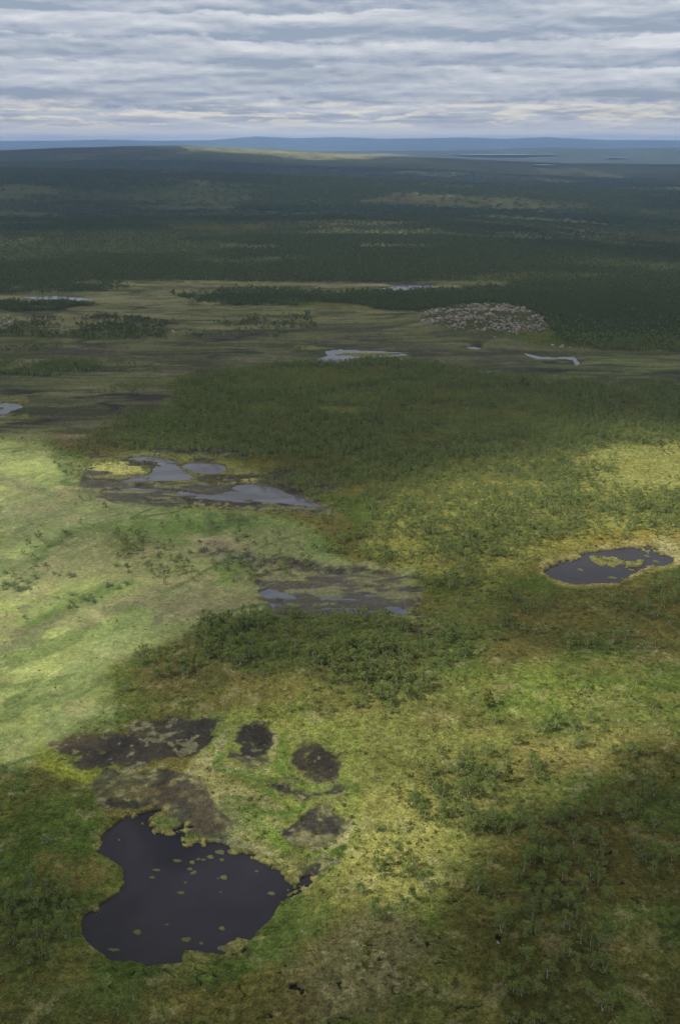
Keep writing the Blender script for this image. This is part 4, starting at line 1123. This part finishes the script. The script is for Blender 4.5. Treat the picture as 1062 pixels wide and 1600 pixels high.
wi_, wr_ = od[:min(110, int(inw.sum()))], od[min(110, int(inw.sum())):]
WSHR = [(mesh_np('stem', np.array(a[0]), np.array(a[1]), [MB_], smooth=True), mesh_np('foliage', np.array(b[0]), np.array(b[1]), [MWI])) for a, b in SHR]
WILL_INFO = []
for j in wi_:
    s_ = float(rs.uniform(.55, 1.1)); v = rs.randint(0, 3)
    o = plant('willow_shrub', WSHR[v], (WP[j, 0], WP[j, 1], wz[j] - .04), s_, rs.uniform(0, 6.28))
    WILL_INFO.append((o, float(wX[j]), float(wY[j]), s_, v))
if len(wr_):
    scatter('willow_scrub', np.stack([WP[wr_, 0], WP[wr_, 1], wz[wr_] - .04], -1), rs.uniform(.55, 1.2, len(wr_)), 'willow', 'pale willow scrub along the drier strips of the fen', 'scrub')

# ---------------- lone pines
for X_, Y_, hh, ww, lab in ((760, 1111, 5.6, 4.4, 'broad yellow-green pine standing alone on the open sunlit slope'),
                            (793, 1226, 4.6, 3.0, 'smaller narrow pine among low birches on the sunlit slope'),
                            (1048, 1226, 3.4, 1.9, 'slim young pine at the edge of the cloud shadow')):
    a, b = pine(hh, ww)
    wx_, wy_ = px2w(X_, Y_)
    zz = ground(np.array([wx_]), np.array([wy_]), False)[0][0]
    o = plant('pine_tree', (mesh_np('trunk', np.array(a[0]), np.array(a[1]), [MPB], smooth=True), mesh_np('crown', np.array(b[0]), np.array(b[1]), [MPI])), (wx_, wy_, zz - .05), 1, rs.uniform(0, 6))
    tag(o, lab, 'pine tree', 'lone pines on the slope')

# ---------------- rocks
def rock_mesh(seed, flat=.62):
    import bmesh
    bm = bmesh.new()
    bmesh.ops.create_icosphere(bm, subdivisions=2, radius=1)
    r_ = np.random.RandomState(seed)
    pl = [(lambda v: v / np.linalg.norm(v))(r_.normal(size=3)) for _ in range(9)]
    dd = r_.uniform(.55, .9, 9)
    for v in bm.verts:
        p = np.array(v.co)
        for n_, d_ in zip(pl, dd):
            t = p.dot(n_)
            if t > d_:
                p = p - n_ * (t - d_) * .9
        p = p * (1 + r_.normal(0, .03))
        v.co = (p[0] * 1.15, p[1] * .9, p[2] * flat)
    me = bpy.data.meshes.new('boulder'); bm.to_mesh(me); bm.free()
    me.materials.append(MRK)
    return me
ROCKS = [rock_mesh(i, f) for i, f in enumerate((.6, .75, .5, .9, .65))]
SRC['rock'] = []
for m_ in ROCKS:
    SRC['rock'].append(bpy.data.objects.new('rock_source', m_))
ROCKY = [  # (outline, stones per square metre, name of the place)
    ([(648, 500), (668, 489), (720, 482), (790, 482), (822, 488), (850, 503), (866, 512), (858, 520), (846, 524), (790, 531), (740, 529), (690, 522), (655, 511)], .15, 'in the large block field beyond the valley mire', 'stones of the large block field'),
    ([(755, 530), (830, 536), (900, 543), (985, 549), (985, 553), (880, 549), (770, 537)], .05, 'in the thin line of stones trailing from the block field', 'stones trailing from the block field'),
    ([(-5, 492), (18, 490), (26, 500), (16, 516), (-5, 518)], .10, 'in the small heap of stones on the western wood edge', 'stones on the western wood edge'),
    ([(76, 514), (110, 511), (120, 520), (100, 526), (74, 524)], .08, 'in the stony patch by the wooded strip', 'stones by the wooded strip'),
    ([(148, 516), (178, 514), (184, 525), (152, 527)], .06, 'in the small stony patch on the valley edge', 'stones on the valley edge'),
    ([(118, 441), (150, 437), (166, 442), (150, 447), (122, 447)], .035, 'in the distant stony rise at the foot of the far wood', 'stones at the foot of the far wood'),
    ([(400, 433), (424, 431), (426, 436), (402, 438)], .03, 'in the stony spot inside the far wood', 'stones inside the far wood'),
    ([(262, 515), (300, 513), (300, 524), (264, 524)], .03, 'among shrubs in the middle of the valley', 'stones among valley shrubs'),
]
RP = []
for qi, (P, dn_, pl_, gr_) in enumerate(ROCKY):
    P = np.array(P, float)
    wx0, wy0 = px2w(P[:, 0], P[:, 1])
    n = int((wx0.max() - wx0.min()) * (wy0.max() - wy0.min()) * dn_)
    qx = rs.uniform(wx0.min(), wx0.max(), n); qy = rs.uniform(wy0.min(), wy0.max(), n)
    X_, Y_ = proj(qx, qy, np.zeros(n))
    sd = psdf(P, X_, Y_)
    nn = fbm(qx, qy, 20, 3, 330)
    nn = nn * .6 + .4 * fbm(qx, qy, 7, 2, 331)
    ok = (sd > -4 * (nn > .5)) & (rs.uniform(0, 1, n) < sstep(nn, .38, .54)) & (rs.uniform(0, 1, n) < sstep(sd, -2, 6))
    RP += [(a, b, qi) for a, b in zip(qx[ok], qy[ok])]
RP = np.array(RP)
rz_, row_, rX, rY, *_ = ground(RP[:, 0], RP[:, 1], False)
rsz = np.clip(rs.lognormal(-.22, .42, len(RP)), .35, 2.2) * np.where(RP[:, 2] > 4, 1.2, 1.0)
inr = (rX > 2) & (rX < 1060)
od = np.argsort(-(rsz * inr / RP[:, 1]))
ri_, rr_ = od[:270], od[270:]
print('rocks', len(RP))
for j in ri_:
    o = link('boulder', ROCKS[rs.randint(0, 5)])
    o.location = (RP[j, 0], RP[j, 1], rz_[j] + rsz[j] * .22)
    o.scale = (rsz[j],) * 3
    o.rotation_euler = (rs.uniform(-.4, .4), rs.uniform(-.4, .4), rs.uniform(0, 6.28))
    q_ = ROCKY[int(RP[j, 2])]
    tag(o, 'pale grey boulder ' + q_[2], 'boulder', q_[3])
scatter('block_field', np.stack([RP[rr_, 0], RP[rr_, 1], rz_[rr_] + .1], -1), rsz[rr_], 'rock', 'smaller pale blocks filling the gaps of the block field', 'stones')
STONES = [(473, 1462, .45, 'whitish stone lying alone on the dark heath south-east of the big lake'), (608, 1437, .5, 'pale stone on the bare strip between the two shrubby slopes'), (776, 1492, .42, 'small white stone in the brown heath under the cloud shadow'),
          (640, 1542, .5, 'pale stone low on the heath in the dark'), (507, 1553, .4, 'grey stone on the peaty ground with black cracks'), (550, 1562, .36, 'little grey stone beside a black peat crack'),
          (744, 1362, .4, 'pale stone at the foot of the lit birch group'), (915, 1415, .6, 'flat grey rock slab in the shaded heath'), (904, 1496, .45, 'pale rock between dark shrubs on the shaded slope'), (672, 1349, .4, 'pale stone on bare sandy ground by the lit slope'),
          (806, 892, .5, 'white stone near the western tip of the tarn'), (480, 1448, .3, 'small light stone at the upper rim of the stony heath'), (321, 1553, .35, 'grey stone on the heath below the lake')]
for i, (X_, Y_, sz, lab) in enumerate(STONES):
    wx_, wy_ = px2w(X_, Y_)
    zz = ground(np.array([wx_]), np.array([wy_]), False)[0][0]
    o = link('stone', ROCKS[i % 5]); o.location = (wx_, wy_, zz + sz * .25); o.scale = (sz * .85, sz * .7, sz * .6); o.rotation_euler = (0, 0, i)
    tag(o, lab, 'stone', 'loose stones on the heath')

# ---------------- moss mats afloat on the lake and the tarn
def mat_mesh(seed):
    r_ = np.random.RandomState(seed)
    n = 26
    ph = r_.uniform(0, 6.28, 4)
    V, F_ = [], []
    prof = [(1.0, -.10), (1.03, .0), (.92, .09), (.55, .13), (.25, .10)]
    for (q, zz) in prof:
        for i in range(n):
            t = 2 * math.pi * i / n
            r = q * (1 + .16 * math.sin(2 * t + ph[0]) + .12 * math.sin(3 * t + ph[1]) + .07 * math.sin(5 * t + ph[2]) + .05 * math.sin(9 * t + ph[3]))
            V.append((r * math.cos(t), r * math.sin(t) * .9, zz + r_.normal(0, .015)))
    for k in range(len(prof) - 1):
        for i in range(n):
            F_.append((k * n + i, k * n + (i + 1) % n, (k + 1) * n + (i + 1) % n, (k + 1) * n + i))
    me = bpy.data.meshes.new('moss_mat')
    me.from_pydata(V, [], F_ + [tuple(range(len(V) - n, len(V)))])
    me.materials.append(MMO)
    return me
MATS_M = [mat_mesh(i) for i in range(6)]
BL = 'big dark lake'
MATS = [  # col, row, half width px, half height px, label
    (245, 1358.5, 7.5, 1.8, 'long thin moss mat in the upper west part of the ' + BL), (238, 1370, 5, 2.2, 'small flat moss mat just below a thin one in the ' + BL),
    (277, 1344, 7, 2.6, 'boomerang-like moss mat heading the chain in the ' + BL), (300.5, 1346.5, 5, 2.8, 'rounded yellow-green mat second in the chain across the ' + BL),
    (310, 1341.5, 3.6, 1.8, 'tiny mat above the middle of the chain in the ' + BL), (318, 1342.5, 4.2, 1.8, 'narrow mat in the middle of the chain in the ' + BL), (329, 1338, 6, 3, 'green-topped mat near the east end of the chain'),
    (344, 1330.5, 8, 4, 'largest yellow mat at the east end of the chain'), (347, 1342.5, 4, 2.4, 'small pale mat right below the largest mat of the chain'), (297, 1357, 5.5, 2.2, 'flat mat, upper one of the touching pair in the ' + BL),
    (303, 1362.5, 5.5, 3, 'rounder mat, lower one of the touching pair in the ' + BL), (290, 1378, 2.6, 2, 'tiny lone mat at the centre of the ' + BL), (283, 1394, 7, 2.4, 'low weedy mat south of the centre of the ' + BL),
    (350, 1370, 6, 4, 'brownish mat in the eastern middle of the ' + BL), (341, 1371.5, 2, 1.5, 'speck of moss beside the brownish mat'), (215, 1455.5, 7.5, 4.2, 'round olive mat alone in the south-west of the ' + BL),
    (261, 1444, 4, 1.4, 'thin sliver of moss in the southern open water'), (291.5, 1467, 7.5, 4.4, 'domed pale mat just off the mossy southern point'), (347, 1449.5, 5.5, 3.2, 'olive mat off the south-east shore of the ' + BL),
    (315, 1473, 3.6, 2.4, 'little mat east of the domed one by the southern point'), (178, 1483, 10, 2.6, 'broken weedy mat by the south-west shore'), (350, 1481, 12, 5, 'broad tan mat against the south-east shore'),
    (162, 1296.5, 3.2, 1.8, 'tiny mat in the reedy north-west corner of the lake'), (401, 1360.5, 3.2, 2, 'small pale mat off the north-east shore'), (424, 1395, 7, 2.8, 'faint weedy mat in the eastern bay of the lake'),
    (450, 1390, 2, 1.4, 'speck of moss in the eastern bay of the lake'), (345, 1393, 2.2, 1.5, 'speck of moss between the centre and the eastern bay'),
    (906, 889.5, 5, 2, 'yellow mat floating west of the grassy raft in the tarn'), (891, 876, 2.5, 1.2, 'tiny mat near the northern shore of the tarn'), (938, 873.5, 7, 1.8, 'long mat just west of the raft in the tarn'),
    (1024, 876.5, 6, 1.6, 'flat mat by the eastern end of the tarn'), (956, 902, 7, 2, 'tan mat near the southern shore of the tarn'), (986, 889.5, 5, 1.6, 'small mat south-east of the raft in the tarn'),
    (1010, 868, 5, 1.5, 'small mat north-east of the raft in the tarn'),
]
for i, (X_, Y_, hw_, hh_, lab) in enumerate(MATS):
    wx_, wy_ = px2w(X_, Y_)
    d_ = wy_ * CS + H * SN
    rx_ = .85 * hw_ * d_ / FPX
    ry_ = abs(px2w(X_, Y_ - hh_)[1] - px2w(X_, Y_ + hh_)[1]) / 2
    o = link('moss_mat', MATS_M[i % 6]); o.location = (wx_, wy_, (-.16 if Y_ > 1000 else -.17)); o.scale = (rx_, max(ry_, .25), .9); o.rotation_euler = (0, 0, 0)
    tag(o, lab, 'moss mat', 'moss mats floating on the lake' if Y_ > 1000 else 'moss mats floating on the tarn')

# ---------------- say which tree is which
MARKS = [(150, 1360, 'the mossy headland west of the dark lake'), (215, 1530, 'the southern lakeshore'), (60, 1440, 'the green bay-side flat west of the lake'), (30, 1540, 'the brown heath south-west of the lake'), (110, 1290, 'the reedy north-west lake corner'),
         (15, 1220, 'the willow thicket by the pale fen'), (90, 1590, 'the lower heath below the western flat'), (300, 1590, 'the heath below the lake'), (350, 1530, 'the green south-east lakeshore'), (430, 1560, 'the brown heath south-east of the lake'),
         (540, 1560, 'the black peat cracks'), (640, 1590, 'the dark brown heath at the lower edge'), (600, 1420, 'the bare pale strip on the slope'), (680, 1400, 'the lower end of the lit slope'), (560, 1480, 'the stony lichen heath'), (650, 1500, 'the shaded edge of the stony heath'),
         (660, 1210, 'the upper corner of the lit birch group'), (700, 1250, 'the middle of the lit birch group'), (660, 1300, 'the lower west side of the lit birch group'), (730, 1310, 'the lower east side of the lit birch group'), (780, 1260, 'the grassy lane beside the lit birch group'), (793, 1226, 'the smaller pine'),
         (760, 1111, 'the broad lone pine'), (830, 1180, 'the open grass of the sunny slope'), (900, 1250, 'the shadow edge on the slope'), (930, 1330, 'the line of black peat cracks on the shaded slope'), (860, 1340, 'the green hollow in shade'), (800, 1370, 'the dusky birch stand under the shadow edge'),
         (760, 1450, 'the shaded heath with black scars'), (850, 1450, 'the pale rocks in the shaded heath'), (930, 1430, 'the ochre strip on the shaded slope'), (900, 1530, 'the lower shaded slope'), (820, 1560, 'the dark green hollow low on the slope'), (980, 1560, 'the low corner heath'), (1030, 1480, 'the tail of the dense eastern stand'),
         (1030, 1400, 'the lower dense eastern stand'), (1040, 1320, 'the middle of the dense eastern stand'), (1030, 1240, 'the top of the dense eastern stand'), (960, 1210, 'the brightest patch of the slope'), (1000, 1120, 'the upper eastern slope'), (720, 1520, 'the brown heath between the scars'), (1000, 1500, 'the open ochre heath in the east'),
         (30, 950, 'the dark willow streak in the fen'), (115, 900, 'the scrubby bank in the pale fen'), (200, 870, 'the green island in the fen'), (280, 870, 'the scrub east of the fen island'), (190, 1085, 'the green foot of the central mound'), (25, 830, 'the western edge of the fen'), (480, 955, 'the shore of the muddy middle pool'), (100, 1325, 'the grass above the headland'), (80, 1400, 'the western lake bay')]


def say(infos, kinds, noun, cat, group):
    cell = {}
    for rec in infos:
        o, X_, Y_, s_, v = rec
        dl = [((X_ - a) ** 2 + ((Y_ - b) * 1.6) ** 2, i) for i, (a, b, _) in enumerate(MARKS)]
        m = MARKS[min(dl)[1]]
        dx, dy = X_ - m[0], (Y_ - m[1]) * 1.6
        if math.hypot(dx, dy) < 16: rel = 'right by'
        elif abs(dx) > abs(dy): rel = 'just east of' if dx > 0 else 'just west of'
        else: rel = 'just south of' if dy > 0 else 'just north of'
        cell.setdefault((m[2], rel), []).append(rec)
    for (mn, rel), rs_ in cell.items():
        rs_.sort(key=lambda r: -r[3])
        n = len(rs_)
        used_ = {}
        for i, (o, X_, Y_, s_, v) in enumerate(rs_):
            if n > 1 and i == 0: sz = 'tallest'
            elif n > 2 and i == n - 1: sz = 'smallest'
            else: sz = 'tall' if s_ > .95 else 'middling' if s_ > .75 else 'low'
            lab = '%s %s %s %s %s' % (sz, kinds[v], noun, rel, mn)
            while len(lab.split()) > 15:
                lab = '%s %s %s %s' % (sz, noun, rel, mn); break
            tag(o, lab, cat, group + ' ' + rel + ' ' + mn)

say(IND_INFO, ['single-stemmed', 'forked', 'slim', 'three-stemmed', 'round', 'broad twin'], 'birch', 'birch tree', 'mountain birches')
say(WILL_INFO, ['round', 'spreading', 'upright'], 'grey-green willow', 'willow shrub', 'willow shrubs')

# ---------------- unseen cloud deck, its gaps shaped to lay sun and shade on the land
CH = 1900.0
LIT_ROWS = [215, 228, 236, 246, 256, 300, 450, 600, 650, 690, 720, 760, 800, 840, 870, 900, 930, 960, 1000, 1050, 1100, 1150, 1200, 1250, 1300, 1350, 1400, 1450, 1500, 1600, 1750]
LIT_COLS = [-200, 0, 106, 212, 318, 425, 531, 637, 743, 850, 956, 1062, 1260]
LIT = [  # share of sunlight, rows far to near
    [0] * 13,
    [0, 0, 0, .2, .7, .6, .1, 0, 0, 0, 0, 0, 0],
    [0, 0, 0, 0, .4, .9, .9, .4, 0, 0, 0, 0, 0],
    [0, 0, 0, 0, 0, .3, .7, .4, 0, 0, 0, 0, 0],
    [0] * 13,
    [0] * 13,
    [0] * 13,
    [0, 0, 0, 0, 0, 0, 0, 0, 0, 0, 0, 0, 0],
    [.1, .1, 0, 0, 0, 0, 0, 0, 0, 0, 0, .05, .1],
    [.6, .6, .4, .1, 0, 0, 0, 0, 0, .1, .3, .5, .6],
    [.8, .8, .6, .35, .25, .2, .05, .1, .3, .7, .9, .95, .95],
    [.8, .8, .6, .45, .3, .25, .25, .5, .9, 1, 1, 1, 1],
    [.8, .7, .5, .4, .35, .3, .4, .8, 1, .95, 1, 1, 1],
    [.8, .75, .6, .45, .35, .3, .35, .6, .7, .7, .85, .95, .95],
    [.8, .8, .75, .5, .35, .3, .35, .5, .5, .6, .6, .7, .7],
    [.9, .85, .8, .65, .4, .35, .4, .4, .35, .3, .35, .4, .4],
    [.9, .85, .8, .75, .5, .4, .4, .35, .25, .1, .12, .2, .2],
    [.85, .85, .85, .8, .5, .3, .3, .3, .25, .15, .15, .2, .2],
    [.8, .85, .85, .7, .3, .2, .2, .25, .3, .3, .25, .25, .25],
    [.7, .75, .8, .5, .25, .2, .2, .3, .55, .6, .5, .45, .4],
    [.5, .6, .7, .55, .4, .35, .4, .6, .75, .75, .7, .6, .5],
    [.4, .45, .5, .45, .5, .6, .65, .75, .75, .75, .85, .75, .5],
    [.3, .3, .35, .35, .5, .7, .75, .8, .8, .85, .9, .4, .2],
    [.15, .15, .2, .25, .45, .65, .8, .9, .9, .75, .45, .1, 0],
    [.05, .05, .1, .15, .4, .6, .8, .9, .85, .5, .1, 0, 0],
    [0, 0, .05, .08, .2, .4, .75, .85, .6, .2, .03, 0, 0],
    [0, 0, 0, 0, .08, .2, .5, .6, .35, .1, 0, 0, 0],
    [0, 0, 0, 0, 0, .1, .3, .35, .15, .02, 0, 0, 0],
    [0, 0, 0, 0, 0, .05, .12, .15, .05, 0, 0, 0, 0],
    [0] * 13,
    [0] * 13,
]
LITA = np.array(LIT, float)


def lit_share(X, Y):
    ci = np.interp(X, LIT_COLS, np.arange(len(LIT_COLS))); ri = np.interp(Y, LIT_ROWS, np.arange(len(LIT_ROWS)))
    c0 = np.clip(np.floor(ci).astype(int), 0, len(LIT_COLS) - 2); r0 = np.clip(np.floor(ri).astype(int), 0, len(LIT_ROWS) - 2)
    fc = ci - c0; fr = ri - r0
    fc = fc * fc * (3 - 2 * fc); fr = fr * fr * (3 - 2 * fr)
    return (LITA[r0, c0] * (1 - fc) + LITA[r0, c0 + 1] * fc) * (1 - fr) + (LITA[r0 + 1, c0] * (1 - fc) + LITA[r0 + 1, c0 + 1] * fc) * fr

cyr = np.concatenate([[-12000, -3000, -600, 20], px2w(531, np.linspace(1750, 300, 230))[1], np.exp(np.linspace(math.log(2700), math.log(9400), 76))])
ctt = np.linspace(-.75, .75, 220)
cdp = np.maximum(cyr * CS + H * SN, 130); cdp[:3] = (5000, 3000, 1000)
mid = ctt[None, :] * cdp[:, None]
ee = np.array([.02, .06, .14, .3, .6, 1.0])[None, :]
rt = .75 * cdp[:, None] + (13500 - .75 * cdp[:, None]) * ee
MX = np.concatenate([-rt[:, ::-1], mid, rt], 1)
CX = MX.ravel(); CY = (np.ones((1, MX.shape[1])) * cyr[:, None]).ravel()
lz = np.where(CY > 60, land_z(CX, CY), 0)
cX, cY = proj(CX, np.maximum(CY, 30), lz)
wob = np.clip(CY, 100, 3000) * .06
wx = (fbm(CX, CY, 90, 4, 501) - .5) * wob * 2; wy = (fbm(CX, CY, 90, 4, 502) - .5) * wob * 3
cX, cY = proj(CX + wx, np.maximum(CY + wy, 30), lz)
share = np.clip(1.12 * lit_share(cX, cY) * (.7 + .6 * fbm(CX, CY, 40, 4, 503)), 0, 1)
share[CY < 30] = 0
share = np.maximum(share, sstep(CY, 650, 1200) * (.02 + .26 * sstep(fbm(CX * .7, CY, 900, 4, 505), .42, .62)))
share = np.clip(share, 0.02, 1)
k = (CH - lz) / SDIR[2]
bx = CX + SDIR[0] * k; by = CY + SDIR[1] * k
thick = (1 - share) * (90 + 160 * fbm(CX, CY, 150, 4, 504)) + .5
n_ = len(CX)
V = np.concatenate([np.stack([bx, by, CH - thick * .12], -1), np.stack([bx, by, CH + thick * .88], -1)])
ny, nx = len(cyr), MX.shape[1]
idx = np.arange(n_).reshape(ny, nx)
Fb = np.stack([idx[:-1, :-1], idx[1:, :-1], idx[1:, 1:], idx[:-1, 1:]], -1).reshape(-1, 4)
Ft = Fb[:, ::-1] + n_
edge = np.concatenate([idx[0, :], idx[1:, -1], idx[-1, -2::-1], idx[-2:0:-1, 0]])
e2 = np.roll(edge, -1)
Fe = np.stack([edge, e2, e2 + n_, edge + n_], -1)
MC, g = material('cloud')
dn = g.n('ShaderNodeAttribute', attribute_name='thickness').outputs['Fac']
tr = g.n('ShaderNodeBsdfTransparent')
tl = g.n('ShaderNodeBsdfTranslucent', {'Color': (.45, .45, .46, 1)})
df = g.n('ShaderNodeBsdfDiffuse', {'Color': (.6, .6, .6, 1)})
body = g.n('ShaderNodeMixShader', {0: .3, 1: tl.outputs[0], 2: df.outputs[0]})
g.n('ShaderNodeOutputMaterial', {'Surface': g.n('ShaderNodeMixShader', {0: dn, 1: tr.outputs[0], 2: body.outputs[0]}).outputs[0]})
me = mesh_np('clouds', V, np.concatenate([Fb, Ft, Fe]), [MC], smooth=True)
da = me.attributes.new('thickness', 'FLOAT', 'POINT')
top = (1 - share) * .12
dens = np.concatenate([1 - share / (1 - top), top])
da.data.foreach_set('value', np.clip(dens, 0, 1).astype(np.float32))
tag(link('clouds', me), 'unseen broken layer cloud shaped to shade the mire', 'clouds', kind='stuff')

# ---------------- the air between here and the far hills
bm_v = [(-24000, -3500, -60), (24000, -3500, -60), (24000, 40000, -60), (-24000, 40000, -60)]
bm_v += [(a, b, 380) for a, b, _ in bm_v]
me = bpy.data.meshes.new('haze')
me.from_pydata(bm_v, [], [(3, 2, 1, 0), (4, 5, 6, 7), (0, 1, 5, 4), (1, 2, 6, 5), (2, 3, 7, 6), (3, 0, 4, 7)])
MH, g = material('haze')
vol = g.n('ShaderNodeVolumePrincipled', {'Color': (.33, .53, 1.0, 1), 'Density': 5.4e-5, 'Anisotropy': 0.0})
g.n('ShaderNodeOutputMaterial', {'Volume': vol.outputs[0]})
me.materials.append(MH)
tag(link('haze', me), 'blue haze over the distant hills', 'haze', kind='stuff')
